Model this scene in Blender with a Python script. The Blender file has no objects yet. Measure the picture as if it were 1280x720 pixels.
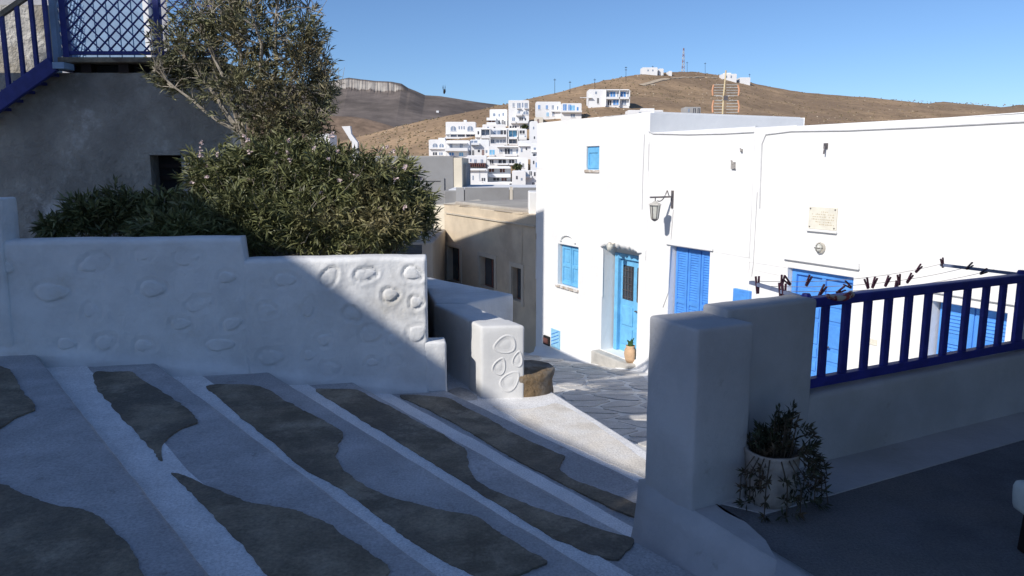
import bpy, bmesh, math, random
import numpy as np
from mathutils import Vector, noise
random.seed(7); RNG = np.random.default_rng(11)
R = math.radians
scene = bpy.context.scene
COL = scene.collection

# ------------------------------------------------------------------ camera
EYE = 1.68; F = 940.0; PITCH = R(9.36)
cam = bpy.data.cameras.new('camera'); camo = bpy.data.objects.new('camera', cam); COL.objects.link(camo)
camo.location = (0, 0, EYE); camo.rotation_euler = (R(90) - PITCH, 0, 0)
cam.sensor_width = 36; cam.lens = F / 1280 * 36; cam.clip_start = .05; cam.clip_end = 20000
scene.camera = camo

# ------------------------------------------------------------------ light
SUN_A, SUN_E = R(45), R(34.4)          # azimuth measured from -X towards -Y, elevation
S = Vector((-math.cos(SUN_A) * math.cos(SUN_E), -math.sin(SUN_A) * math.cos(SUN_E), math.sin(SUN_E)))
w = bpy.data.worlds.new('World'); scene.world = w; w.use_nodes = True
nt = w.node_tree; bg = nt.nodes['Background']
sky = nt.nodes.new('ShaderNodeTexSky'); sky.sky_type = 'NISHITA'; sky.sun_disc = False
sky.sun_elevation = SUN_E; sky.sun_rotation = math.atan2(S.x, S.y)
sky.altitude = 0; sky.air_density = .8; sky.dust_density = .5; sky.ozone_density = 7.0
nt.links.new(sky.outputs[0], bg.inputs[0]); bg.inputs[1].default_value = .142
sl = bpy.data.lights.new('sun', 'SUN'); slo = bpy.data.objects.new('sun', sl); COL.objects.link(slo)
sl.energy = 4.7; sl.angle = R(.53); sl.color = (1, .945, .87)
slo.rotation_euler = S.to_track_quat('Z', 'Y').to_euler(); slo.location = (-20, -20, 30)
scene.view_settings.view_transform = 'Standard'; scene.view_settings.look = 'None'
scene.view_settings.exposure = -0.08; scene.view_settings.gamma = 1
scene.cycles.max_bounces = 8; scene.cycles.diffuse_bounces = 4

# ------------------------------------------------------------------ pixel helpers (a pixel gives a direction only)
FW = Vector((0, math.cos(PITCH), -math.sin(PITCH))); UP = Vector((0, math.sin(PITCH), math.cos(PITCH))); RT = Vector((1, 0, 0))
CAM = Vector((0, 0, EYE))
def ray(x, y): return RT * ((x - 640) / F) + UP * (-(y - 360) / F) + FW
def atY(x, y, Y): d = ray(x, y); return CAM + d * (Y / d.y)
def atZ(x, y, Z): d = ray(x, y); return CAM + d * ((Z - EYE) / d.z)
def onP(x, y, p0, n): d = ray(x, y); return CAM + d * ((Vector(p0) - CAM).dot(n) / d.dot(n))

# ------------------------------------------------------------------ mesh + object helpers
ORG = {}
class MB:
    def __init__(s): s.v = []; s.f = []
    def add(s, vs, fs):
        b = len(s.v); s.v += [Vector(q) for q in vs]; s.f += [tuple(i + b for i in f) for f in fs]; return s
    def hexa(s, p):      # p: 4 bottom + 4 top, counter-clockwise
        return s.add(p, [(3, 2, 1, 0), (4, 5, 6, 7), (0, 1, 5, 4), (1, 2, 6, 5), (2, 3, 7, 6), (3, 0, 4, 7)])
    def box(s, x0, x1, y0, y1, z0, z1):
        return s.hexa([(x0, y0, z0), (x1, y0, z0), (x1, y1, z0), (x0, y1, z0), (x0, y0, z1), (x1, y0, z1), (x1, y1, z1), (x0, y1, z1)])
    def bar(s, a, b, wx, wz, up=(0, 0, 1)):   # rectangular bar from a to b
        a = Vector(a); b = Vector(b); d = (b - a).normalized(); u = Vector(up)
        if abs(d.dot(u)) > .98: u = Vector((0, 1, 0))
        r = d.cross(u).normalized() * wx / 2; t = r.cross(d).normalized() * wz / 2
        return s.hexa([a - r - t, a + r - t, b + r - t, b - r - t, a - r + t, a + r + t, b + r + t, b - r + t])
    def prism(s, poly, z0, z1):               # poly: ccw xy list; z0/z1 numbers or per-vertex lists
        n = len(poly); Z0 = z0 if isinstance(z0, (list, tuple)) else [z0] * n; Z1 = z1 if isinstance(z1, (list, tuple)) else [z1] * n
        A = sum(poly[i][0] * poly[(i + 1) % n][1] - poly[(i + 1) % n][0] * poly[i][1] for i in range(n))
        idx = list(range(n)) if A > 0 else list(range(n))[::-1]
        vs = [(poly[i][0], poly[i][1], Z0[i]) for i in idx] + [(poly[i][0], poly[i][1], Z1[i]) for i in idx]
        fs = [tuple(range(n))[::-1], tuple(range(n, 2 * n))] + [(i, (i + 1) % n, n + (i + 1) % n, n + i) for i in range(n)]
        return s.add(vs, fs)
    def tube(s, pts, r0, r1=None, sides=6, cap=True):
        r1 = r0 if r1 is None else r1; pts = [Vector(p) for p in pts]; n = len(pts); vs = []; fs = []
        for i, p in enumerate(pts):
            d = (pts[min(i + 1, n - 1)] - pts[max(i - 1, 0)]).normalized()
            u = Vector((0, 0, 1)) if abs(d.z) < .9 else Vector((1, 0, 0))
            a = d.cross(u).normalized(); b = a.cross(d); r = r0 + (r1 - r0) * i / max(1, n - 1)
            vs += [p + (a * math.cos(k * 2 * math.pi / sides) + b * math.sin(k * 2 * math.pi / sides)) * r for k in range(sides)]
        for i in range(n - 1):
            for k in range(sides):
                k2 = (k + 1) % sides; fs.append((i * sides + k, i * sides + k2, (i + 1) * sides + k2, (i + 1) * sides + k))
        if cap: fs += [tuple(range(sides))[::-1], tuple((n - 1) * sides + k for k in range(sides))]
        return s.add(vs, fs)
    def lathe(s, c, prof, sides=20, ax=None):     # prof: (radius, height)
        c = Vector(c); ax = Vector(ax or (0, 0, 1)).normalized(); u = ax.orthogonal().normalized(); v_ = ax.cross(u); vs = []; fs = []
        for r, h in prof:
            vs += [c + ax * h + (u * math.cos(k * 2 * math.pi / sides) + v_ * math.sin(k * 2 * math.pi / sides)) * r for k in range(sides)]
        for i in range(len(prof) - 1):
            for k in range(sides):
                k2 = (k + 1) % sides; fs.append((i * sides + k, i * sides + k2, (i + 1) * sides + k2, (i + 1) * sides + k))
        fs += [tuple(range(sides))[::-1], tuple((len(prof) - 1) * sides + k for k in range(sides))]
        return s.add(vs, fs)
    def build(s, name, m, parent=None, smooth=False, bevel=0, seg=2):
        if parent is not None: org = ORG[parent.name]
        else:
            lo = Vector([min(q[i] for q in s.v) for i in range(3)]); hi = Vector([max(q[i] for q in s.v) for i in range(3)])
            org = Vector(((lo.x + hi.x) / 2, (lo.y + hi.y) / 2, lo.z))
        me = bpy.data.meshes.new(name); me.from_pydata([tuple(q - org) for q in s.v], [], s.f); me.update()
        bm = bmesh.new(); bm.from_mesh(me); bmesh.ops.recalc_face_normals(bm, faces=bm.faces); bm.to_mesh(me); bm.free()
        if smooth: me.polygons.foreach_set('use_smooth', [True] * len(me.polygons))
        o = bpy.data.objects.new(name, me); COL.objects.link(o); me.materials.append(m)
        if parent is not None: o.parent = parent
        else: o.location = org
        ORG[o.name] = org
        if bevel:
            b = o.modifiers.new('bevel', 'BEVEL'); b.width = bevel; b.segments = seg; b.limit_method = 'ANGLE'; b.harden_normals = False
        return o
def tag(o, label=None, cat=None, group=None, kind=None):
    if label: o['label'] = label
    if cat: o['category'] = cat
    if group: o['group'] = group
    if kind: o['kind'] = kind
    return o
def thing(name, loc, label, cat, group=None):
    o = bpy.data.objects.new(name, None); COL.objects.link(o); o.location = loc; o.empty_display_size = .1
    ORG[o.name] = Vector(loc); return tag(o, label, cat, group)
def struct_root(name, loc=(0, 0, 0)):
    o = bpy.data.objects.new(name, None); COL.objects.link(o); o.location = loc; ORG[o.name] = Vector(loc); o['kind'] = 'structure'; return o
def roughen(o, cut=.06, amp=.006, scale=4.0, bevel=.03, seed=0, seg=3, fine=.25):
    """bevel, cut finely and push the plaster in and out so that hand-made edges are not straight"""
    me = o.data; bm = bmesh.new(); bm.from_mesh(me)
    if bevel:
        es = [e for e in bm.edges if len(e.link_faces) == 2 and e.calc_face_angle(0) > R(25)]
        bmesh.ops.bevel(bm, geom=es, offset=bevel, segments=seg, profile=.5, affect='EDGES', clamp_overlap=True)
    bmesh.ops.triangulate(bm, faces=[f for f in bm.faces if len(f.verts) > 4])
    for _ in range(7):
        es = [e for e in bm.edges if e.calc_length() > cut * 1.6]
        if not es: break
        bmesh.ops.subdivide_edges(bm, edges=es, cuts=1, use_grid_fill=True)
        bmesh.ops.triangulate(bm, faces=[f for f in bm.faces if len(f.verts) > 4])
    bm.normal_update(); off = Vector((seed * 3.1, seed * 1.7, seed * .9))
    org = ORG[o.name]
    for v in bm.verts:
        p = (v.co + org) * scale + off
        v.co += v.normal * (noise.noise(p) * amp + noise.noise(p * 3.7) * amp * fine)
    for f in bm.faces: f.smooth = True
    bm.to_mesh(me); bm.free(); return o

# ------------------------------------------------------------------ materials
MATS = {}
def mat(name, col, rough=.8, var=.12, scale=3., col2=None, mix=(.45, .62), bump=.15, bscale=40., spec=.3, island=0., fscale=None, metal=0., bdist=.01, mscale=None, stains=None):
    if name in MATS: return MATS[name]
    m = bpy.data.materials.new(name); m.use_nodes = True; MATS[name] = m
    n = m.node_tree.nodes; l = m.node_tree.links; b = n['Principled BSDF']
    b.inputs['Roughness'].default_value = rough; b.inputs['Specular IOR Level'].default_value = spec; b.inputs['Metallic'].default_value = metal
    geo = n.new('ShaderNodeNewGeometry')
    def nz(sc, det=6, ro=.6):
        t = n.new('ShaderNodeTexNoise'); t.inputs['Scale'].default_value = sc; t.inputs['Detail'].default_value = det; t.inputs['Roughness'].default_value = ro
        l.new(geo.outputs['Position'], t.inputs['Vector']); return t
    def mixc(fac, a, c, bt='MIX'):
        x = n.new('ShaderNodeMix'); x.data_type = 'RGBA'; x.blend_type = bt
        if hasattr(fac, 'links'): l.new(fac, x.inputs[0])
        else: x.inputs[0].default_value = fac
        for s_, i in ((a, 6), (c, 7)):
            if hasattr(s_, 'links'): l.new(s_, x.inputs[i])
            else: x.inputs[i].default_value = (*s_, 1)
        return x.outputs[2]
    def ramp(src, a, c):
        r = n.new('ShaderNodeMapRange'); r.inputs[1].default_value = a; r.inputs[2].default_value = c; r.interpolation_type = 'SMOOTHSTEP'; l.new(src, r.inputs[0]); return r.outputs[0]
    t1 = nz(scale)
    lo = tuple(c * (1 - var * 1.6) for c in col); hi = tuple(min(1, c * (1 + var)) for c in col)
    c = mixc(ramp(t1.outputs[0], .3, .7), lo, hi)
    if col2:
        t2 = nz(mscale or scale * .37, 8, .65); c = mixc(ramp(t2.outputs[0], *mix), c, col2)
    if stains:
        t4 = nz(stains[1], 7, .7); c = mixc(ramp(t4.outputs[0], stains[2], stains[3]), c, stains[0])
    if fscale:
        t3 = nz(fscale, 3, .7); v = n.new('ShaderNodeMapRange'); v.inputs[1].default_value = .3; v.inputs[2].default_value = .7; v.inputs[3].default_value = .72; v.inputs[4].default_value = 1.2
        l.new(t3.outputs[0], v.inputs[0]); g = n.new('ShaderNodeCombineColor')
        for i in range(3): l.new(v.outputs[0], g.inputs[i])
        c = mixc(1.0, c, g.outputs[0], 'MULTIPLY')
    if island:
        v = n.new('ShaderNodeMapRange'); v.inputs[3].default_value = 1 - island; v.inputs[4].default_value = 1 + island; l.new(geo.outputs['Random Per Island'], v.inputs[0])
        g = n.new('ShaderNodeCombineColor')
        for i in range(3): l.new(v.outputs[0], g.inputs[i])
        c = mixc(1.0, c, g.outputs[0], 'MULTIPLY')
    l.new(c, b.inputs['Base Color'])
    if bump:
        bt = nz(bscale, 5, .65); bn = n.new('ShaderNodeBump'); bn.inputs['Strength'].default_value = bump; bn.inputs['Distance'].default_value = bdist
        l.new(bt.outputs[0], bn.inputs['Height']); l.new(bn.outputs[0], b.inputs['Normal'])
    return m
M_FAC = mat('whitewash', (.81, .81, .80), .85, .03, 1.2, (.75, .74, .72), (.5, .78), bump=.22, bscale=5, bdist=.04, mscale=.6, stains=((.68, .66, .62), 2.6, .66, .8))
M_WALL = mat('old_whitewash', (.76, .76, .75), .9, .06, 3, (.6, .58, .54), (.5, .75), bump=.5, bscale=22, bdist=.015, stains=((.58, .54, .45), 2.2, .6, .76))
M_PIL = mat('shade_grey_whitewash', (.45, .45, .46), .9, .08, 2, (.36, .355, .345), (.5, .75), bump=.5, bscale=30, bdist=.012, stains=((.31, .30, .28), 4.5, .62, .75))  # white plaster greyed: the terrace's deep shade is put into the colour
M_NOSE = mat('white_step_paint', (.80, .80, .80), .9, .06, 5, (.66, .66, .66), (.55, .8), bump=.4, bscale=50, bdist=.01, fscale=90)
M_TREAD = mat('worn_step_paint', (.48, .48, .49), .92, .12, 3, (.39, .39, .40), (.42, .66), bump=.7, bscale=50, bdist=.015, fscale=70, stains=((.29, .28, .27), 7, .58, .74))
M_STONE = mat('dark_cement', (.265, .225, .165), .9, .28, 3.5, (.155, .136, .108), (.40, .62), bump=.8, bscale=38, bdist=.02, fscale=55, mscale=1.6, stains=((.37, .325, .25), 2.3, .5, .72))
M_CEM = mat('sunlit_cement', (.74, .69, .61), .9, .08, 4, (.80, .78, .74), (.45, .65), bump=.5, bscale=45, bdist=.01, fscale=80)
M_FLOOR = mat('terrace_cement', (.16, .166, .18), .9, .2, 2.2, (.19, .185, .18), (.42, .66), bump=.9, bscale=90, bdist=.012, fscale=75, stains=((.3, .3, .3), 38, .66, .72))
M_FLAG = mat('flagstone', (.60, .58, .55), .88, .1, 3, (.50, .48, .455), (.45, .65), bump=.5, bscale=30, bdist=.012, fscale=50)
M_GREYW = mat('grey_old_plaster', (.36, .345, .31), .95, .16, 2.2, (.22, .21, .185), (.5, .7), bump=.8, bscale=14, bdist=.04, mscale=1.3, stains=((.58, .58, .57), 1.1, .56, .7))
M_CREAM = mat('cream_plaster', (.60, .50, .37), .92, .08, 1.2, (.42, .34, .26), (.5, .72), bump=.3, bscale=10, bdist=.02)
M_CREAMT = mat('cream_trim', (.56, .49, .39), .92, .06, 2, bump=.2)
M_CREAMR = mat('roof_screed', (.42, .39, .34), .92, .1, 1, (.34, .31, .28), (.45, .65), bump=.2)
M_GREY = mat('grey_cement', (.30, .30, .30), .92, .06, .8, (.26, .255, .25), (.45, .65), bump=.2)
M_BLUEL = mat('light_blue_paint', (.17, .48, .77), .5, .08, 6, (.13, .40, .68), (.5, .7), bump=.1, bscale=30, spec=.4)
M_BLUE = mat('blue_paint', (.09, .31, .78), .5, .08, 5, (.07, .25, .68), (.5, .7), bump=.1, bscale=30, spec=.4)
M_RAIL = mat('royal_blue_paint', (.026, .032, .24), .5, .12, 14, (.02, .025, .18), (.5, .7), bump=.3, bscale=60, spec=.35, bdist=.004)
M_NAVY = mat('old_blue_paint', (.028, .04, .2), .5, .1, 10, (.02, .03, .15), (.5, .7), bump=.3, bscale=50)
M_PALEB = mat('pale_lit_blue', (.22, .33, .48), .6, .08, 6, bump=.1)  # pale blue of the door, and sunlit blue for the side lattice
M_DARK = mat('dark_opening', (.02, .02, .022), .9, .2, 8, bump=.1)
M_GLASS = mat('window_glass', (.05, .06, .075), .15, .1, 2, bump=0, spec=.5)
M_IRON = mat('weathered_iron', (.13, .12, .13), .6, .2, 30, (.2, .16, .13), (.5, .7), bump=.3, bscale=80, metal=.3)
M_WOOD = mat('weathered_wood', (.23, .2, .15), .85, .2, 12, (.12, .1, .08), (.5, .7), bump=.4, bscale=60)
M_PEG = mat('peg_plastic', (.045, .015, .028), .5, .3, 40, bump=0, island=.5)
M_ORANGE = mat('rusty_orange', (.62, .31, .17), .6, .1, 10, bump=0)
M_ALU = mat('aluminium_rod', (.55, .52, .46), .5, .1, 10, bump=0, metal=.3)
M_STEMS = mat('bark', (.36, .32, .26), .9, .2, 15, (.2, .17, .13), (.45, .65), bump=.4, bscale=80)
M_LEAF = mat('oleander_leaf', (.155, .165, .07), .45, .25, 2.5, (.25, .215, .11), (.52, .68), bump=0, spec=.35, island=.45)
M_LEAFU = mat('dry_oleander_leaf', (.165, .165, .085), .5, .25, 2.5, (.26, .205, .12), (.52, .7), bump=0, spec=.3, island=.5)
M_FLOWER = mat('faded_flower', (.72, .58, .55), .8, .2, 20, bump=0, island=.3)
M_SUCC = mat('succulent_leaf', (.04, .05, .028), .55, .25, 12, (.10, .07, .045), (.5, .65), bump=0, island=.4)
M_SOIL = mat('soil', (.12, .09, .065), .95, .2, 8, bump=.6, bscale=30)
M_TERRA = mat('pale_terracotta', (.62, .42, .26), .8, .1, 8, bump=.1)
M_POT = mat('chalky_pot', (.38, .35, .32), .9, .2, 9, (.2, .16, .12), (.48, .62), bump=.4, bscale=30)
M_PLAQUE = mat('cream_marble', (.74, .71, .61), .6, .06, 6, bump=.05)
M_LETTER = mat('worn_letters', (.55, .47, .33), .8, .1, 20, bump=0)
M_LAMPG = mat('frosted_glass', (.55, .55, .50), .3, .05, 10, bump=0, spec=.5)
M_HILL = mat('dry_hillside', (.36, .245, .145), .95, .2, .05, (.265, .18, .11), (.42, .62), bump=0, fscale=.45, mscale=.018, stains=((.30, .235, .16), .12, .62, .72))
M_RIDGE = mat('far_brown_ridge', (.23, .16, .11), .95, .15, .02, (.15, .11, .08), (.42, .62), bump=0, fscale=.08, mscale=.006)
M_GROUND = mat('dry_ground', (.22, .16, .1), .95, .2, .3, bump=.3)
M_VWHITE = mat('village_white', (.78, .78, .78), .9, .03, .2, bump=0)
M_VWARM = mat('village_cream', (.66, .60, .50), .9, .05, .2, bump=0)
M_VGREY = mat('village_grey', (.38, .38, .38), .9, .08, .2, bump=0)
M_VBLUE = mat('village_blue', (.10, .28, .60), .6, .1, 1, bump=0)
M_VDARK = mat('village_dark', (.06, .065, .08), .5, .2, 1, bump=0)
M_VBROWN = mat('village_brown', (.16, .07, .06), .7, .2, 1, bump=0)
M_VSLATE = mat('village_slate', (.24, .30, .40), .6, .1, 1, bump=0)
M_CLOTH = mat('tablecloth', (.55, .58, .55), .9, .05, 10, bump=.2, bscale=200)
M_DWOOD = mat('dark_wood', (.02, .012, .01), .6, .2, 10, bump=.2)
M_ROCK = mat('limestone', (.34, .31, .27), .95, .15, .6, bump=.4)

# ================================================================== TERRAIN
def tpx(y): return math.tan(PITCH + math.atan((y - 360) / F))      # drop per metre of forward distance
SIL = [(-400, 190), (200, 186), (380, 181), (430, 175), (470, 165), (520, 152), (560, 144), (600, 136.5), (640, 128), (700, 114), (750, 101), (790, 93.5), (825, 90), (865, 89),
       (905, 95), (950, 106), (1000, 115), (1060, 120), (1100, 122.5), (1200, 128), (1280, 131), (1700, 150), (2600, 170)]
RD = [(-400, 320), (430, 300), (560, 290), (640, 300), (750, 350), (865, 420), (1000, 430), (1280, 450), (2600, 450)]
sx, sy = zip(*SIL); rx_, ry_ = zip(*RD)
def near_z(X, Y): return -1.75 - .17 * max(Y - 4, 0)
def terrain(X, Y):
    r = math.hypot(X, Y)
    if Y < 20: zz = near_z(X, max(Y, -20)); return max(zz, -5) if r < 60 else max(zz, -5) - (r - 60) * .05
    c = 640 + F * X / (Y * .975); Rr = np.interp(c, rx_, ry_)
    if Y > 3000: return -60
    zr = EYE - tpx(float(np.interp(c, sx, sy))) * Rr
    if Y < 120:
        a = near_z(X, 20); s = (Y - 20) / 100; return a + (-11 - a) * s
    s = (Y - 120) / (Rr - 120)
    nb = (noise.noise(Vector((X * .02, Y * .02, 0))) * 3.2 + noise.noise(Vector((X * .07, Y * .07, 3))) * 1.0)
    if s <= 1: return -11 + (zr + 11) * (s * .9 + .1 * s * s) + nb * min(1, s * 3) * (1 - s) * 1.0 + noise.noise(Vector((X * .2, Y * .2, 8))) * .25
    return max(-60, zr - (Y - Rr) * .3)
def build_terrain():
    rs = [0] + [2 * (1.062 ** i) for i in range(135)]
    rs = [r for r in rs if r < 6200] + [9000]
    # denser between 120 and 470 m
    rs = sorted(set([r for r in rs if r < 118 or r > 480] + [118 + i * 3.2 for i in range(114)]))
    az = sorted([R(a) for a in range(-180, -45, 6)] + [R(a) for a in np.arange(-45, 60, .45)] + [R(a) for a in range(60, 180, 6)])
    vs = []; fs = []; n = len(az)
    for r in rs:
        for a in az:
            X, Y = r * math.sin(a), r * math.cos(a); vs.append((X, Y, terrain(X, Y)))
    for i in range(len(rs) - 1):
        for k in range(n):
            k2 = (k + 1) % n; fs.append((i * n + k, (i + 1) * n + k, (i + 1) * n + k2, i * n + k2))
    m = MB(); m.v = [Vector(v) for v in vs]; m.f = fs
    o = m.build('ground', M_HILL, smooth=True); o['kind'] = 'structure'; return o
build_terrain()
def hit(x, y, y0=125, y1=470):            # where the view ray through a pixel meets the hillside
    d = ray(x, y); Y = y0
    while Y < y1:
        p = CAM + d * (Y / d.y)
        if terrain(p.x, p.y) >= p.z: return p
        Y += 1
    return CAM + d * (y1 / d.y)

def far_hill(name, sil, Yc, depth, base, m, cliff=None, nx=160, ny=70, bumps=1.0):
    xs = np.linspace(sil[0][0], sil[-1][0], nx) if not cliff else np.concatenate([np.linspace(sil[0][0], cliff[0], 60)[:-1], np.linspace(cliff[0], cliff[1] + 20, nx - 119), np.linspace(cliff[1] + 20, sil[-1][0], 61)[1:]]); nx = len(xs); a, b = zip(*sil); mb = MB(); vs = []; fs = []
    ss = np.concatenate([np.linspace(0, .72, ny - 41)[:-1], np.linspace(.72, .8, 37)[:-1], np.linspace(.8, 1, 6)]) if cliff else np.linspace(0, 1, ny); ny = len(ss)
    for s in ss:
        for i, c in enumerate(xs):
            top = EYE - tpx(float(np.interp(c, a, b))) * Yc
            k = min(1, s / .8); stp = sum(float(np.interp(c + d_, a, b)) for d_ in (-90, -60, -30, 0, 30, 60, 90)) / 7; kb = max(0, min(1, (k - .55) / .4)); top = (EYE - tpx(stp) * Yc) * (1 - kb * kb * (3 - 2 * kb)) + top * kb * kb * (3 - 2 * kb)
            Y = Yc - depth * (1 - s / .8) if s < .8 else Yc + depth * (s - .8)
            X = (c - 640) / F * Yc * .9 * (1 + (Y / Yc - 1) * .8) * 1.085
            k = min(1, s / .8)
            ck = 0
            if cliff: ck = max(0, min(1, min((c - cliff[0]) / 25, (cliff[1] - c) / 24)))
            jag = (noise.noise(Vector((c * .16, 0, 1))) * .005 + noise.noise(Vector((c * .45, 3, 1))) * .002 + noise.noise(Vector((c * 1.3, 3, k * 9))) * .0006) * max(0, min(1, (k - .86) / .07))
            h_s = base + (top - base) * (k * .82 + .18 * k * k)
            kk = k + jag
            cb = .886 + noise.noise(Vector((c * .13, 7, 2))) * .022 + noise.noise(Vector((c * .5, 7, 2))) * .012
            prof = kk / .95 * .886 + (cb - .886) * max(0, min(1, (kk - .9) / .05)) ** 2 if kk < .95 else (cb + (kk - .95) / .012 * (.975 - cb) if kk < .962 else .975 + (min(kk, 1) - .962) / .038 * .025)
            h_c = base + (top - base) * prof
            z = h_s * (1 - ck) + h_c * ck
            if k < .98: z += noise.noise(Vector((X * .004, Y * .004, 5))) * 14 * bumps * k * (1 - k) * 4 * .35 + noise.noise(Vector((X * .02, Y * .02, 5))) * 2.2 * bumps * (1 - k)
            if s > .8: z = top - (s - .8) * depth * .25
            vs.append(Vector((X, Y, z)))
    for j in range(ny - 1):
        for i in range(nx - 1): fs.append((j * nx + i, j * nx + i + 1, (j + 1) * nx + i + 1, (j + 1) * nx + i))
    mb.v = vs; mb.f = fs; o = mb.build(name, m, smooth=True); o['kind'] = 'structure'; return o
def mesa_material():
    m = mat('mesa', (.165, .135, .115), .95, .2, .006, (.12, .098, .086), (.42, .62), bump=0, fscale=.02, mscale=.0022)
    n = m.node_tree.nodes; l = m.node_tree.links; b = n['Principled BSDF']; src = b.inputs['Base Color'].links[0].from_socket
    g = n.new('ShaderNodeNewGeometry'); sp = n.new('ShaderNodeSeparateXYZ'); l.new(g.outputs['Normal'], sp.inputs[0])
    r = n.new('ShaderNodeMapRange'); r.inputs[1].default_value = .80; r.inputs[2].default_value = .62; l.new(sp.outputs[2], r.inputs[0])
    nz = n.new('ShaderNodeTexNoise'); nz.inputs['Scale'].default_value = .035; nz.inputs['Detail'].default_value = 5; l.new(g.outputs['Position'], nz.inputs['Vector'])
    rr = n.new('ShaderNodeValToRGB'); rr.color_ramp.elements[0].position = .38; rr.color_ramp.elements[0].color = (.27, .245, .225, 1); rr.color_ramp.elements[1].position = .6; rr.color_ramp.elements[1].color = (.40, .37, .33, 1)
    l.new(nz.outputs[0], rr.inputs[0]); x = n.new('ShaderNodeMix'); x.data_type = 'RGBA'; l.new(r.outputs[0], x.inputs[0]); l.new(src, x.inputs[6]); l.new(rr.outputs[0], x.inputs[7]); l.new(x.outputs[2], b.inputs['Base Color'])
    return m
far_hill('mountain', [(-300, 125), (300, 112), (400, 103), (425, 99.5), (438, 97), (452, 99), (470, 101), (490, 102), (503, 104.5), (511, 110), (520, 113.5), (532, 119), (550, 120), (575, 124), (600, 128), (640, 133), (800, 150)],
         2600, 1500, -70, mesa_material(), cliff=(400, 514), nx=420, ny=90)
far_hill('ridge', [(200, 146), (380, 143), (440, 145), (455, 147), (470, 151), (500, 160), (540, 172), (600, 190), (700, 215)], 900, 300, -60, M_RIDGE, nx=120, ny=40, bumps=.5)

# ================================================================== STEPS
ZT = dict(A=.14, B=.02, C=-.10, D=-.22, E=-.34, G=-.46)
NOSE = {k: (atZ(*a, ZT[k]), atZ(*b, ZT[k])) for k, a, b in (('A', (46, 442), (266, 718)), ('B', (191, 450), (553, 720)), ('C', (336, 464), (743, 712)),
        ('D', (452, 482), (791, 672)), ('E', (559, 488), (795, 599)), ('G', (702, 496), (797, 555)))}
def ext(p, q, a, b): d = (q - p).normalized(); return p - d * a, q + d * b
steps = struct_root('steps', (0, 4, -1.2))
PF = atZ(863, 641, 0)                       # front edge of the terrace pillar on the terrace floor
RDIR = Vector((math.sin(R(63)), math.cos(R(63)), 0)); LDIR = Vector((-RDIR.y, RDIR.x, 0))
prev = None; STEP = {}
for k in 'ABCDEG':
    p, q = NOSE[k]
    if k == 'G': p, q = ext(p, q, 3.2, 2.6)
    else: p, q = ext(p, q, .45, {'A': 2.6, 'B': 2.2, 'C': 1.5, 'D': 1.2, 'E': 1.2}[k])
    NOSE[k] = (NOSE[k][0], NOSE[k][1], p, q)
    if prev is None: a = p + Vector((-4.5, -1.5, 0)); b = q + Vector((-4.5, -3, 0))
    else:
        a, b = prev; d = (b - a).normalized(); nn = Vector((d.y, -d.x, 0)) * -.12; a = a + nn; b = b + nn
    if k == 'G': a = a + Vector((-.3, 2.2, 0))
    poly = [(p.x, p.y), (q.x, q.y), (b.x, b.y), (a.x, a.y)]
    if k == 'G': poly = [(p.x, p.y), (q.x, q.y), (b.x, b.y), (prev[0].x - .4, prev[0].y - .1), (p.x - 1.6, p.y - .3)]
    st = MB().prism(poly, ZT[k] - .8, ZT[k]).build('step', M_TREAD if k != 'G' else M_NOSE, steps); roughen(st, .06, .005, 4, .03, seed=ord(k)); STEP[k] = st; prev = (p, q)
# bright painted band at the foot of each riser (and along the last nosing)
def smooth_poly(pts, n=5, closed=True):
    out = []; N = len(pts)
    for i in range(N):
        p0, p1, p2, p3 = (Vector(pts[(i + j) % N]) for j in (-1, 0, 1, 2))
        for j in range(n):
            t = j / n; out.append(.5 * ((2 * p1) + (p2 - p0) * t + (2 * p0 - 5 * p1 + 4 * p2 - p3) * t * t + (3 * p1 - p0 - 3 * p2 + p3) * t ** 3))
    return out
def sheet(name, pts, z, m, parent, th=.012, jit=.012, n=9):
    pts = smooth_poly(pts, n); pl = []
    for p in pts:
        v = atZ(p[0], p[1], z); q = Vector((v.x * 9, v.y * 9, z)); q2 = q * 4.3; pl.append((v.x + noise.noise(q) * jit + noise.noise(q2) * jit * .6, v.y + noise.noise(q + Vector((5, 5, 5))) * jit + noise.noise(q2 + Vector((5, 5, 5))) * jit * .6))
    return MB().prism(pl, z - th, z).build(name, m, parent)
for k0, k1, wd in (('A', 'B', .315), ('B', 'C', .29), ('C', 'D', .25), ('D', 'E', .25), ('E', 'G', .30)):
    p, q = NOSE[k0][2:4]; d = (q - p).normalized(); nn = Vector((-d.y, d.x, 0)); n = 60; pl = []
    for i in range(n + 1):
        v = p + (q - p) * (i / n); pl.append((v.x, v.y))
    for i in range(n, -1, -1):
        v = p + (q - p) * (i / n) + nn * (wd + noise.noise(Vector((i * .2, wd * 9, 0))) * .02 + noise.noise(Vector((i * .7, wd * 9, 4))) * .006); pl.append((v.x, v.y))
    z = ZT[k1] + .007; MB().prism(pl, z - .02, z).build('painted_band', M_NOSE, STEP[k1])
Z3 = lambda L: [(x / 2.483, 430 + y / 2.483) for x, y in L]
Z4 = lambda L: [(380 + x / 2.482, 430 + y / 2.482) for x, y in L]
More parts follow.
